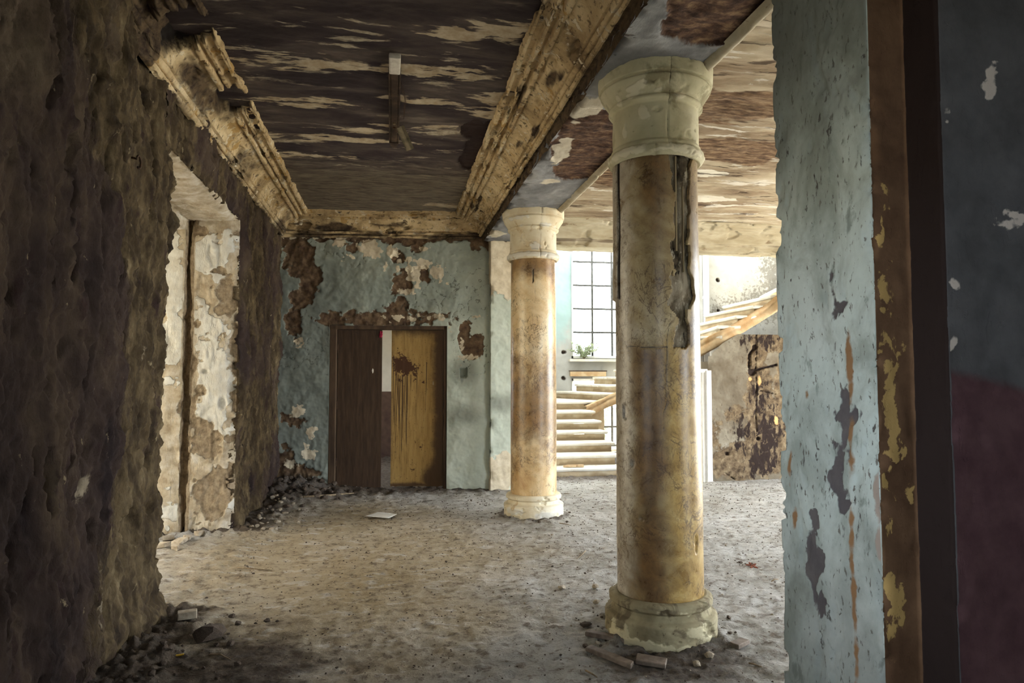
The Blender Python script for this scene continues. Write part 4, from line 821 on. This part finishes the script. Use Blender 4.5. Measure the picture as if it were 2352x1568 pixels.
damp = blobs(Xg, Zg, [(*uw(1760, 1000), .35, .7), (*uw(1690, 960), .25, .12), (*uw(1745, 860), .2, .55), (*uw(1770, 790), .35, .16), (*uw(1700, 1060), .4, .3), (7, 1, 1.5, 2.0), (*uw(1640, 980), .1, .15)], P, .12, 3, 5)
mould = blobs(Xg, Zg, [(*uw(1765, 1010), .13, .42), (*uw(1740, 1060), .15, .2), (*uw(1700, 990), .1, .16), (*uw(1745, 930), .10, .22), (*uw(1755, 785), .18, .06)], P, .06, 3, 4)
hol = blobs(Xg, Zg, [(*uw(1735, 797), .045, .04), (*uw(1742, 1007), .03, .03), (*uw(1728, 855), .06, .05)])
sq = boxes(Xg, Zg, [(uw(1651, 0)[0], uw(1659, 0)[0], uw(0, 1082)[1], uw(0, 1072)[1])])
def seg_d(A, B, p, q):
    (x0, y0), (x1, y1) = p, q; t = np.clip(((A - x0) * (x1 - x0) + (B - y0) * (y1 - y0)) / ((x1 - x0) ** 2 + (y1 - y0) ** 2), 0, 1); return np.hypot(A - x0 - t * (x1 - x0), B - y0 - t * (y1 - y0))
ck = np.full(Xg.shape, -9.)
for a_, b_, w in (((1735, 797), (1722, 815), .02), ((1722, 815), (1722, 855), .02), ((1722, 855), (1745, 848), .018), ((1745, 848), (1783, 838), .016), ((1738, 760), (1738, 1000), .006), ((1738, 895), (1783, 905), .005), ((1665, 1085), (1690, 1102), .006)):
    ck = np.maximum(ck, w - seg_d(Xg, Zg, uw(*a_), uw(*b_)) + fbm(P, 14, 3) * .012)
ck = np.maximum(ck, hol); ck = np.maximum(ck, sq)
D = fbm(P, 3, 4, .6) * .012 + fbm(P, 18, 3) * .003 - ss(ck, -.002, .006) * .05 - ss(damp, 0, .03) * .01
inn = np.array([[*I[k][:1], RISE * k] for k in range(14, 22)]); 
topz = np.interp(Xg, [p[0] for p in inn], [p[1] - .27 for p in inn], left=1.80, right=2.62)
topz = np.where(Xg > 5.28, 2.12 + 0 * Xg, np.minimum(topz, 2.12))
Pu = P.copy(); Pu[..., 1] -= D; Pu[..., 2] = np.minimum(P[..., 2], topz)
keep = (Zg[:-1, :-1] < topz[:-1, :-1])
wu = sheets('wall_under_stairs', [(Pu, dict(damp=damp, mould=mould, crack=ck, orange=blobs(Xg, Zg, [(*uw(1745, 875), .02, .05), (*uw(1724, 870), .02, .03), (*uw(1783, 965), .03, .06)], P, .01, 9, 3)), keep),
    (flat((UX0, 9.22, -.05), (UX0, 9.6, -.05), (UX0, 9.6, 1.72), (UX0, 9.22, 1.72)), {}, None), (flat((5.28, 9.22, 2.12), (8.0, 9.22, 2.12), (8.0, 10.4, 2.12), (5.28, 10.4, 2.12)), {}, None)], M_under)
tag(wu, 'damp stained plaster wall under the upper stair flight', 'wall', kind='structure')
M_white = simple('white_paint', (.70, .69, .66), (.80, .79, .76), 12, .6)
dr = empty('door_2', (4.44, 9.22, 0)); tag(dr, 'white painted door frame under the stairs beside the near column', 'door frame', kind='structure')
box_obj('jamb', (.035, -.03, .79), (.075, .09, 1.60), M_white, dr); box_obj('jamb', (-.03, -.01, .78), (.045, .06, 1.57), M_white, dr); box_obj('stop_bead', (-.006, -.05, .79), (.012, .02, 1.58), M_white, dr)
box_obj('lintel', (-.55, -.02, 1.585), (1.15, .07, .05), M_white, dr)

# ------------------------------------------------------------------ STAIRWELL WALLS, WINDOWS
M_well = layered('sunlit_blue_white_plaster', 1.4, (1, 1, 1), [(.3, (.28, .275, .245)), (.5, (.34, .34, .32)), (.7, (.38, .385, .37))], [
    dict(attr='blue', s=5, a=.5, t=0., w=.15, c=(.27, .40, .40), max=.8), dict(s=26, a=1., t=.19, w=.04, c=(.32, .32, .28), max=.6), dict(attr='speck', s=22, a=.9, t=.0, w=.05, c=(.16, .15, .13), max=.8),
    dict(attr='crack', s=20, a=.015, t=0., w=.01, c=(.06, .045, .035))], bump=.5, dist=.006)
YW = 14.2; WX0 = 3.80; WX1 = 5.24; WZ0 = 1.90; WZ1 = 6.1
Xw = np.arange(1.7, 8.2, .02); Zw = np.arange(-.1, 6.5, .02); Zg, Xg = grid(Zw, Xw); P = np.stack([Xg, 0 * Xg + YW, Zg], -1)
def ww(px, py): v = at_y(px, py, YW); return v[0], v[2]
ck = blobs(Xg, Zg, [(*ww(1295, 808), .05, .04), (*ww(1294, 868), .05, .05)], P, .02, 9, 3)
D = fbm(P, 2, 4) * .02 - ss(ck, 0, .02) * .08
zc, xc = grid(Zw[:-1] + .01, Xw[:-1] + .01)
cm = ~(((xc > WX0) & (xc < WX1) & (zc > WZ0) & (zc < WZ1)) | ((xc > WX0) & (xc < WX1) & (zc < 1.46) & (zc > -.05)) | ((xc > 5.45) & (xc < 8.0) & (zc > 2.3) & (zc < 6.3)))
Pw = P.copy(); Pw[..., 1] -= D
rev = []
for z0, z1 in ((WZ0, WZ1), (-.05, 1.46)):
    for x in (WX0, WX1): rev.append((flat((x, YW - .02, z0), (x, YW + .4, z0), (x, YW + .4, z1), (x, YW - .02, z1)), {}, None))
    for z in (z0, z1): rev.append((flat((WX0, YW - .02, z), (WX0, YW + .4, z), (WX1, YW + .4, z), (WX1, YW - .02, z)), {}, None))
sw = sheets('wall_stairwell', [(Pw, dict(blue=blobs(Xg, Zg, [(3.5, 3.4, .5, 1.1)]), crack=ck), cm)] + rev, M_well)
tag(sw, 'bright blue white stairwell wall around the tall window', 'wall', kind='structure')
# right part of the stairwell wall, nearer
Xr = np.arange(5.24, 8.2, .014); Zr = np.arange(1.0, 3.75, .014); Zg, Xg = grid(Zr, Xr); P = np.stack([Xg, 0 * Xg + 10.9, Zg], -1)
def rw(px, py): v = at_y(px, py, 10.9); return v[0], v[2]
ck = blobs(Xg, Zg, [(*rw(1648, 643), .04, .035), (*rw(1649, 713), .035, .05)], P, .025, 12, 4)
spk = blobs(Xg, Zg, [(*rw(1750, 700), .35, .25), (*rw(1775, 640), .2, .4), (*rw(1650, 718), .12, .12), (*rw(1700, 700), .25, .08)]) * .6
Pw = P.copy(); Pw[..., 1] -= fbm(P, 3, 4) * .014 - ss(ck, 0, .02) * .07
sr = sheets('wall_stair_side', [(Pw, dict(crack=ck, speck=spk, blue=blobs(Xg, Zg, [(5.8, 3.6, .6, .4)]) - .2), None), (flat((5.24, 10.9, 1.0), (5.24, 14.2, 1.0), (5.24, 14.2, 3.75), (5.24, 10.9, 3.75)), {}, None)], M_well)
tag(sr, 'pale speckled plaster wall with two holes above the upper stair flight', 'wall', kind='structure')
box_obj('edge_board', (5.285, 10.86, 2.36), (.09, .05, 2.72), M_white, sr)
sx = bmesh.new()
add_box(sx, (1.72, 11.8, 3.2), (.2, 5.2, 6.8)); add_box(sx, (5, 9.4, 5.2), (6.8, .2, 2.8)); add_box(sx, (5, 12.5, 6.6), (6.8, 4.1, .15)); add_box(sx, (6.6, 10.0, 6.6), (3.4, 1.4, .15)); add_box(sx, (8.0, 12.2, .9), (.2, 4, 3.6)); add_box(sx, (8.0, 10.2, 2.2), (.2, 1.8, 5.2))
wsx = bm_obj('wall_stairwell_left', sx, M_plain_pale); tag(wsx, 'plain upper walls closing the stairwell', 'wall', kind='structure')

M_glazing = simple('weathered_steel_bar', (.05, .05, .045), (.12, .118, .11), 30, .7)
m = MT('dusty_glass', .15, .5); m.b.inputs['Transmission Weight'].default_value = 0; m.fin((.9, .92, .92))
g_t = m.t; tr = g_t.nodes.new('ShaderNodeBsdfTransparent'); mx = g_t.nodes.new('ShaderNodeMixShader'); mx.inputs[0].default_value = .12
g_t.links.new(tr.outputs[0], mx.inputs[1]); g_t.links.new(m.b.outputs[0], mx.inputs[2]); g_t.links.new(mx.outputs[0], g_t.nodes['Material Output'].inputs[0]); M_glass = m.m
def window(name, z0, z1, xs, zs, label, glass=True):
    w = empty(name, ((WX0 + WX1) / 2, YW + .06, z0)); tag(w, label, 'window', kind='structure'); cx = (WX0 + WX1) / 2
    fr = bmesh.new()
    add_box(fr, (WX0 - cx + .02, 0, (z1 - z0) / 2), (.05, .07, z1 - z0)); add_box(fr, (WX1 - cx - .02, 0, (z1 - z0) / 2), (.05, .07, z1 - z0)); add_box(fr, (0, 0, .025), (WX1 - WX0, .07, .05)); add_box(fr, (0, 0, z1 - z0 - .025), (WX1 - WX0, .07, .05))
    bm_obj('window_frame', fr, M_white, w)
    for x in xs: box_obj('glazing_bar', (x - cx, 0, (z1 - z0) / 2), (.044, .035, z1 - z0 - .08), M_glazing, w, bev=.004)
    for z in zs: box_obj('glazing_bar', (0, 0, z - z0), (WX1 - WX0 - .06, .03, .042), M_glazing, w, bev=.004)
    if glass:
        X_ = [WX0 + .04] + list(xs) + [WX1 - .04]; Z_ = [z0 + .05] + list(zs) + [z1 - .05]; me = None
        for i in range(len(X_) - 1):
            for j in range(len(Z_) - 1):
                if (i, j) in ((0, 2), (1, 5), (2, 1)): continue       # panes that have gone
                bm = bmesh.new(); add_box(bm, (0, 0, 0), (X_[i + 1] - X_[i] - .02, .003, Z_[j + 1] - Z_[j] - .02)); p = bm_obj('pane', bm, M_glass, w)
                p.location = ((X_[i] + X_[i + 1]) / 2 - cx, .008, (Z_[j] + Z_[j + 1]) / 2 - z0)
    return w
vx = [4.285, 4.73, 5.17]
window('window_1', WZ0, WZ1, vx[:2] + [5.12], [2.459, 2.97, 3.481, 3.995, 4.51, 5.02, 5.53], 'tall steel framed window with a plant on its sill above the stairs')
window('window_2', -.05, 1.46, [4.715], [.42, -.0 + .02], 'low barred opening under the stair window with greenery outside', glass=False)
# sill and the plank with the dark joint beneath it
sl = box_obj('window_sill', (WX0 + .7, YW - .03, WZ0 - .05), (1.55, .26, .05), M_step, sw)
pk = box_obj('plank', (4.15, YW - .05, 1.56), (.80, .05, .10), M_string, sw, bev=.006); 
pk2 = box_obj('joint_strip', (4.15, YW - .055, 1.625), (.84, .05, .02), M_iron, sw)

# plants
m = MT('sage_green_leaf', .7, .3); M_leafg = m.fin(m.ramp(m.noise(9, 3), [(.35, (.30, .36, .22)), (.65, (.46, .50, .36))]))
M_stem = simple('plant_stem', (.12, .10, .06), (.22, .19, .10), 30, .8)
def plant(name, base, h, spread, ns, nl, ls, label, mat=M_leafg, down=False):
    t = empty(name, base); tag(t, label, 'plant')
    st = bmesh.new(); lf = bmesh.new(); rs = random.Random(int(base[0] * 1000) + ns)
    for s in range(ns):
        a = rs.uniform(0, 2 * math.pi); sp = rs.uniform(.3, 1) * spread; hh = rs.uniform(.5, 1) * h
        pts = [Vector((math.cos(a) * sp * (u ** 1.2), math.sin(a) * sp * .6 * (u ** 1.2), hh * (u - .25 * u * u))) for u in (0, .25, .5, .75, 1)]
        add_tube(st, pts, [.005, .004, .003, .0025, .0015], 5)
        for j in range(nl):
            u = rs.uniform(.15, 1); i = min(3, int(u * 4)); p = pts[i].lerp(pts[i + 1], u * 4 - i)
            d = Vector((rs.uniform(-1, 1), rs.uniform(-1, 1), rs.uniform(-.3, .9))).normalized(); n = d.orthogonal().normalized(); L = ls * rs.uniform(.6, 1.2); b = d.cross(n)
            vs = [lf.verts.new(p + q) for q in (Vector(), d * L * .4 + n * L * .22, d * L, d * L * .4 - n * L * .22)]; mid = lf.verts.new(p + d * L * .45 + b * L * .08)
            for q in range(4): lf.faces.new((vs[q], vs[(q + 1) % 4], mid))
    bm_obj('stem', st, M_stem, t); o = bm_obj('foliage', lf, mat, t); o['kind'] = 'stuff'
    return t
plant('sill_plant', (4.06, YW - .06, WZ0 - .02), .46, .40, 34, 30, .07, 'grey green bushy weed growing on the stair window sill')
plant('bush', (4.85, YW + 1.1, -.14), 2.75, .6, 26, 40, .07, 'pale bush outside the right side of the stair window')
plant('vine', (4.62, YW + .45, -.1), 1.35, .30, 14, 22, .07, 'leafy vine climbing outside the low barred opening')
plant('vine', (3.86, YW + .5, 2.3), 1.5, .22, 8, 20, .06, 'thin creeper outside the left edge of the stair window')

# ------------------------------------------------------------------ CEILING LAMP FITTING
M_rust = layered('rusty_lamp_channel', 6, (1, 1, 1), [(.3, (.016, .011, .009)), (.5, (.040, .025, .017)), (.7, (.12, .085, .055))], [dict(s=12, a=1., t=.16, w=.04, c=(.02, .012, .01))], bump=.4, dist=.004, rough=.6)
c0 = at_z(907, 125, 3.60); c1_ = at_z(908, 326, 3.60); L = c1_[1] - c0[1]
lamp = empty('strip_light', (c0[0], c0[1], 3.60)); tag(lamp, 'rusty fluorescent strip light fitting with a dangling end on the dark ceiling', 'light fitting')
ch = bmesh.new()
add_box(ch, (0, L / 2 + .12, 0), (.052, L - .28, .03), bev=.003); add_box(ch, (-.036, L / 2 + .12, .008), (.014, L - .26, .045), bev=.003); add_box(ch, (.036, L / 2 + .12, .008), (.014, L - .26, .045), bev=.003)
bm_obj('channel', ch, M_rust, lamp)
wp = bmesh.new(); add_box(wp, (0, .13, -.004), (.078, .25, .04), bev=.012); M_wp = simple('chalky_white_paint', (.50, .45, .38), (.66, .62, .54), 22, .85); bm_obj('end_cover', wp, M_wp, lamp)['label'] = 'chalky white cover at the near end'
ec = bmesh.new(); prism(ec, [(-.04, 0), (.04, 0), (.035, .05), (.015, .12), (-.015, .12), (-.035, .05)], .04, Matrix.Translation((0, L - .03, -.02))); bm_obj('end_cap', ec, M_rust, lamp)
bo = bmesh.new(); add_tube(bo, [(0, L * .70, -.012), (0, L * .70, -.028)], .012, 10); bm_obj('screw', bo, M_plate, lamp)
bo = bmesh.new(); add_tube(bo, [(0, L * .76, -.012), (0, L * .76, -.026)], .012, 10); bm_obj('screw', bo, M_iron, lamp)
dp = bmesh.new(); e0 = Vector((.04, L * .76, -.01)); tip = Vector(at_z(940, 345, 3.42)) - Vector((c0[0], c0[1], 3.60)); dv = tip - e0
q = dv.to_track_quat('Y', 'Z'); mm = Matrix.Translation(e0) @ q.to_matrix().to_4x4()
for (x, z, sx, sz) in ((0, 0, .06, .006), (-.03, .012, .006, .034), (.03, .012, .006, .034)):
    r = bmesh.ops.create_cube(dp, size=1.0, matrix=mm @ Matrix.Translation((x, dv.length / 2, z)) @ Matrix.Diagonal((sx, dv.length, sz, 1)))
M_dang = simple('tarnished_reflector', (.06, .05, .03), (.17, .14, .09), 12, .5, metal=.3); bm_obj('hanging_reflector', dp, M_dang, lamp)
wr = bmesh.new()
for k in range(3): add_tube(wr, [(.045, L * .25 + k * .05, 0), (.075 + k * .006, L * .30 + k * .07, -.05), (.07, L * .42 + k * .04, -.09 - .02 * k)], .0016, 5)
bm_obj('wire', wr, M_iron, lamp)

# ------------------------------------------------------------------ THINGS ON THE FLOOR
def fz(x, y): return float(floor_h(np.array([[x]]), np.array([[y]]))[0, 0])
M_stone = simple('pale_rubble', (.26, .21, .15), (.48, .42, .33), 18, .95, bump=.6)
M_stone_d = simple('dark_rubble', (.045, .032, .026), (.13, .10, .075), 18, .95, bump=.6)
M_tile = simple('dusty_floor_tile', (.13, .10, .08), (.27, .22, .18), 14, .8)
M_paper = simple('white_paper', (.66, .65, .62), (.76, .75, .72), 6, .8, bump=.1)
M_wood = simple('dry_twig', (.14, .10, .06), (.30, .23, .15), 30, .9)
def rock_mesh(seed, sub=2, fl=.65):
    bm = bmesh.new(); bmesh.ops.create_icosphere(bm, subdivisions=sub, radius=1.0); V = np.array([v.co for v in bm.verts]); n = fbm(V, 1.1, 3, .5, seed * 3.7) * .45
    r2 = random.Random(seed); cuts = [Vector((r2.gauss(0, 1), r2.gauss(0, 1), r2.gauss(0, 1))).normalized() for _ in range(7)]
    for v, d in zip(bm.verts, n):
        c = v.co * (1 + d)
        for q in cuts:
            e = c.dot(q) - .62
            if e > 0: c -= q * e
        v.co = c; v.co.z *= fl
    me = bpy.data.meshes.new('rock'); bm.to_mesh(me); bm.free(); me.shade_flat(); return me
ROCKS = [rock_mesh(i) for i in range(6)]; ROCKD = [m_.copy() for m_ in ROCKS]; PEB = [rock_mesh(20 + i, 1) for i in range(5)]; PEBD = [m_.copy() for m_ in PEB]
for m_ in ROCKS + PEB: m_.materials.append(M_stone)
for m_ in ROCKD + PEBD: m_.materials.append(M_stone_d)
def put(name, me, x, y, s, label, cat, group=None, dz=0.0, sq=(1, 1, 1)):
    o = bpy.data.objects.new(name, me); COL.objects.link(o); o.location = (x, y, fz(x, y) + s * .35 * sq[2] + dz); o.scale = (s * sq[0], s * sq[1], s * sq[2]); o.rotation_euler = (0, 0, random.uniform(0, 6.28)); tag(o, label, cat, group); return o
def pz(px, py): v = at_z(px, py, .01); return v[0], v[1]
def slab(name, px, py, lx, ly, h, rz, mat, label, cat, tilt=(0, 0), group=None, irr=.1, n=4, at=None):
    x, y = at if at else pz(px, py); bm = bmesh.new()
    base = [(-.5, -.5), (.5, -.5), (.5, .5), (-.5, .5)] if n == 4 else [(.5 * math.cos(6.283 * i / n), .5 * math.sin(6.283 * i / n)) for i in range(n)]
    poly = [((a + random.uniform(-irr, irr) * .6) * lx, (b + random.uniform(-irr, irr) * .6) * ly) for a, b in base]
    prism(bm, poly, h); bmesh.ops.bevel(bm, geom=bm.edges[:], offset=min(h * .25, .004), segments=1, affect='EDGES')
    o = bm_obj(name, bm, mat); o.location = (x, y, fz(x, y) + .001); o.rotation_euler = (tilt[0], tilt[1], rz); return tag(o, label, cat, group)
def stick(name, p, q, r, label, cat='twig', group=None, mat=None):
    bm = bmesh.new(); a = Vector((*p, 0)); b = Vector((*q, 0)); mid = a.lerp(b, .5) + Vector((random.uniform(-.01, .01), random.uniform(-.01, .01), .006))
    o_ = Vector((a.x, a.y, fz(*p) + r)); add_tube(bm, [Vector(), Vector((mid.x - a.x, mid.y - a.y, fz(mid.x, mid.y) - fz(*p) + .004)), Vector((b.x - a.x, b.y - a.y, fz(*q) - fz(*p)))], [r, r * .9, r * .5], 6)
    o = bm_obj(name, bm, mat or M_wood, smooth=True); o.location = o_; return tag(o, label, cat, group)
# sheet of paper
bm = bmesh.new(); cs = [pz(838, 1188), pz(866, 1180), pz(912, 1184), pz(893, 1193)]; x0 = sum(c[0] for c in cs) / 4; y0 = sum(c[1] for c in cs) / 4
cs2 = [((c[0] - x0), (c[1] - y0)) for c in cs]; n = 8; vs = {}
for i in range(n + 1):
    for j in range(n + 1):
        u, v_ = i / n, j / n; x = (cs2[0][0] * (1 - u) + cs2[3][0] * u) * (1 - v_) + (cs2[1][0] * (1 - u) + cs2[2][0] * u) * v_; y = (cs2[0][1] * (1 - u) + cs2[3][1] * u) * (1 - v_) + (cs2[1][1] * (1 - u) + cs2[2][1] * u) * v_
        vs[i, j] = bm.verts.new((x, y, .004 * math.sin(u * 5) * v_ + .006 * v_ * v_))
for i in range(n):
    for j in range(n): bm.faces.new((vs[i, j], vs[i + 1, j], vs[i + 1, j + 1], vs[i, j + 1]))
pp = bm_obj('paper_sheet', bm, M_paper, smooth=True); pp.location = (x0, y0, fz(x0, y0) + .022); s_ = pp.modifiers.new('t', 'SOLIDIFY'); s_.thickness = .0012
tag(pp, 'white paper sheet lying on the floor in front of the double door', 'paper')
slab('brick_piece', 430, 1432, .105, .06, .045, .25, M_stone, 'pale broken brick piece lying at the foot of the left wall', 'brick', irr=.06)
put('stone', ROCKD[0], *pz(482, 1465), .085, 'dark lump of rubble beside the pale brick piece', 'stone')
slab('plastic_scrap', 413, 1508, .04, .012, .008, .2, simple('yellow_plastic', (.45, .28, .02), (.55, .36, .04), 5, .4), 'small yellow scrap on the dark dirt by the left wall', 'litter')
# fallen plaster by the bright doorway
tl = [(385, 1245, .20, .12), (410, 1253, .18, .14), (428, 1245, .12, .08), (375, 1262, .14, .09), (402, 1266, .10, .07), (455, 1236, .09, .06)]
for i, (px, py, a, b) in enumerate(tl):
    slab('plaster_slab', px, py, a, b, random.uniform(.025, .045), random.uniform(0, 3), M_stone, 'fallen plaster slab in the pile at the bright doorway', 'rubble', (random.uniform(-.25, .25), random.uniform(-.25, .25)), 'plaster slabs at the bright doorway', .25, 5)
# tiles round the near column
for (at, lx, ly, rz, lab) in (((1.22, 3.80), .24, .05, -.55, 'tile strip at the left rear of the near column base'), ((1.16, 3.58), .30, .05, -.95, 'long tile edge standing left of the near column base'), ((1.36, 3.48), .16, .09, -.5, 'corner tile piece in front of the near column base'), ((1.93, 3.62), .13, .06, .6, 'tile piece at the right of the near column base')):
    slab('floor_tile', 0, 0, lx, ly, .025, rz, M_tile, lab, 'tile', (random.uniform(-.05, .05), .04), None, .08, at=at)
for (px, py, s, md, lab) in ((1345, 1440, .032, ROCKD, 'dark round stone left of the near column base'), (1368, 1355, .028, ROCKS, 'pale stone on the open floor left of the near column base'), (1370, 1385, .026, ROCKS, 'second pale stone just below the other left of the column'), (1630, 1510, .032, ROCKS, 'pale stone at the front right foot of the near column'), (1600, 1523, .026, ROCKS, 'small pale stone lying front centre of the near column'), (1345, 1482, .022, ROCKD, 'dark stone chip in front of the long tile edge'), (1372, 1478, .018, ROCKS, 'white chip beside the long tile edge'), (1290, 1352, .030, ROCKS, 'lone brown stone on the floor between the columns'), (1700, 1290, .02, ROCKD, 'dark stone on the bright floor right of the near column')):
    put('stone', random.choice(md), *pz(px, py), s, lab, 'stone')
# leaf-like red brown scrap
bm = bmesh.new(); lc = pz(1727, 1298)
for k in range(5):
    a = k * 1.25; prism(bm, [(0, 0), (.03 * math.cos(a), .03 * math.sin(a)), (.05 * math.cos(a + .35), .05 * math.sin(a + .35)), (.03 * math.cos(a + .7), .03 * math.sin(a + .7))], .006, Matrix.Rotation(.3, 4, 'X'))
o = bm_obj('dead_leaf', bm, simple('red_brown_leaf', (.10, .025, .012), (.20, .06, .03), 20, .8)); o.location = (lc[0], lc[1], fz(*lc) + .008); tag(o, 'crumpled red brown dead leaf on the bright floor', 'leaf')
for (p, q, lab) in (((545, 1303), (625, 1306), 'long thin twig on the warm-lit floor near the left doorway'), ((1345, 1262), (1325, 1280), 'pale splinter on the floor between the two columns'), ((1345, 1535), (1372, 1548), 'twig in the front dust left of the near column'), ((480, 1500), (530, 1512), 'dark twig by the rubble at the left wall'), ((1295, 1132), (1308, 1133), 'flat scrap of wood behind the far column base'), ((1285, 1202), (1312, 1204), 'twig right of the far column base'), ((1720, 1520), (1750, 1527), 'twig on the floor by the blue green pier'), ((1772, 1332), (1788, 1328), 'short stick at the foot of the blue green pier')):
    stick('twig', pz(*p), pz(*q), .005, lab)
stick('wood_strip', (-1.0, 8.35), (-.45, 8.85), .014, 'wood strip on the rubble in the back left corner', 'wood strip')
# rubble heap pieces in the back-left corner and along the left wall (countable, look alike)
rs = random.Random(3)
for i in range(46):
    x = rs.gauss(-1.05, .22); y = rs.gauss(8.75, .38); x = max(-1.34, x); y = min(9.15, y)
    put('rubble_piece', rs.choice(ROCKD), x, y, rs.uniform(.018, .05), 'dark rubble piece heaped in the back left corner', 'rubble', 'rubble pieces in the back left corner')
for i in range(40):
    y = rs.uniform(6.9, 8.4); x = -1.34 + abs(rs.gauss(0, .18)); put('rubble_chip', rs.choice(ROCKS), x, y, rs.uniform(.012, .035), 'plaster chip strewn along the foot of the left wall', 'rubble', 'plaster chips along the left wall')
for i in range(26):
    y = rs.uniform(3.4, 4.6); x = -1.28 + abs(rs.gauss(0, .28)); put('dirt_clod', rs.choice(ROCKD), x, y, rs.uniform(.010, .03), 'dark clod of dirt at the foot of the near left wall', 'clod', 'dirt clods by the near left wall')
for i in range(34):
    a = rs.uniform(0, 6.28); r = .36 + abs(rs.gauss(0, .07)); put('base_chip', rs.choice(PEBD), 1.575 + r * math.cos(a), 3.89 + r * math.sin(a), rs.uniform(.007, .020), 'dark chip crumbled round the near column base', 'chip', 'chips round the near column base')
for i in range(20):
    a = rs.uniform(0, 6.28); r = .37 + abs(rs.gauss(0, .07)); put('far_base_chip', rs.choice(PEBD), 1.535 + r * math.cos(a), 7.35 + r * math.sin(a), rs.uniform(.010, .024), 'dark chip crumbled round the far column base', 'chip', 'chips round the far column base')
for i in range(150):
    px = rs.uniform(400, 1780); py = 1120 + 440 * rs.random() ** 1.3; x, y = pz(px, py)
    if math.hypot(x - 1.575, y - 3.89) < .34 or math.hypot(x - 1.535, y - 7.35) < .34 or x < -1.3 or y > 9.0 - .1 * x: continue
    put('pebble', rs.choice(PEB if rs.random() < .4 else PEBD), x, y, rs.uniform(.005, .016), 'small pebble scattered on the dusty floor', 'pebble', 'pebbles scattered on the floor')
# grit too fine to count
V = []; Q = []
n = 5000; px = rng.uniform(-2.0, 6, n); py = rng.uniform(2.8, 9.6, n); ok = (px > -1.3) & (px < .2 + py * .62); px, py = px[ok], py[ok]; hz = floor_h(px[None], py[None])[0]; sz = rng.uniform(.0015, .006, len(px)) * (0.6 + py / 8)
an = rng.uniform(0, 6.28, len(px)); c, s = np.cos(an), np.sin(an)
q = np.array([[-1, -.6, -.3], [1, -.5, -.3], [.9, .6, -.3], [-1, .5, -.3], [-.6, -.3, .5], [.5, -.3, .6], [.6, .4, .5], [-.5, .3, .6]])
Vx = px[:, None] + (q[None, :, 0] * c[:, None] - q[None, :, 1] * s[:, None]) * sz[:, None]; Vy = py[:, None] + (q[None, :, 0] * s[:, None] + q[None, :, 1] * c[:, None]) * sz[:, None]; Vz = hz[:, None] + .001 + q[None, :, 2] * sz[:, None]
fq = np.array([[4, 5, 6, 7], [0, 1, 5, 4], [1, 2, 6, 5], [2, 3, 7, 6], [3, 0, 4, 7]]); Q = (np.arange(len(px))[:, None, None] * 8 + fq[None]).reshape(-1, 4)
me = raw('grit', np.stack([Vx, Vy, Vz], -1).reshape(-1, 3), Q); me.shade_flat()
gr = link('floor_grit', me, M_stone_d); tag(gr, 'fine dark grit scattered over the dusty floor', 'grit', kind='stuff')
# loose stones on the lowest step
for (px, w, lab) in ((1303, .12, 'flat tan stone lying on the lowest stair step'), (1326, .06, 'smaller tan stone beside the flat one on the lowest step')):
    v = at_z(px, 1068, .16); bm = bmesh.new(); prism(bm, [(-w, -.03), (w * .6, -.04), (w, .02), (-.3 * w, .04)], .03); o = bm_obj('step_stone', bm, M_string); o.location = (v[0], 9.95, .158); tag(o, lab, 'stone')
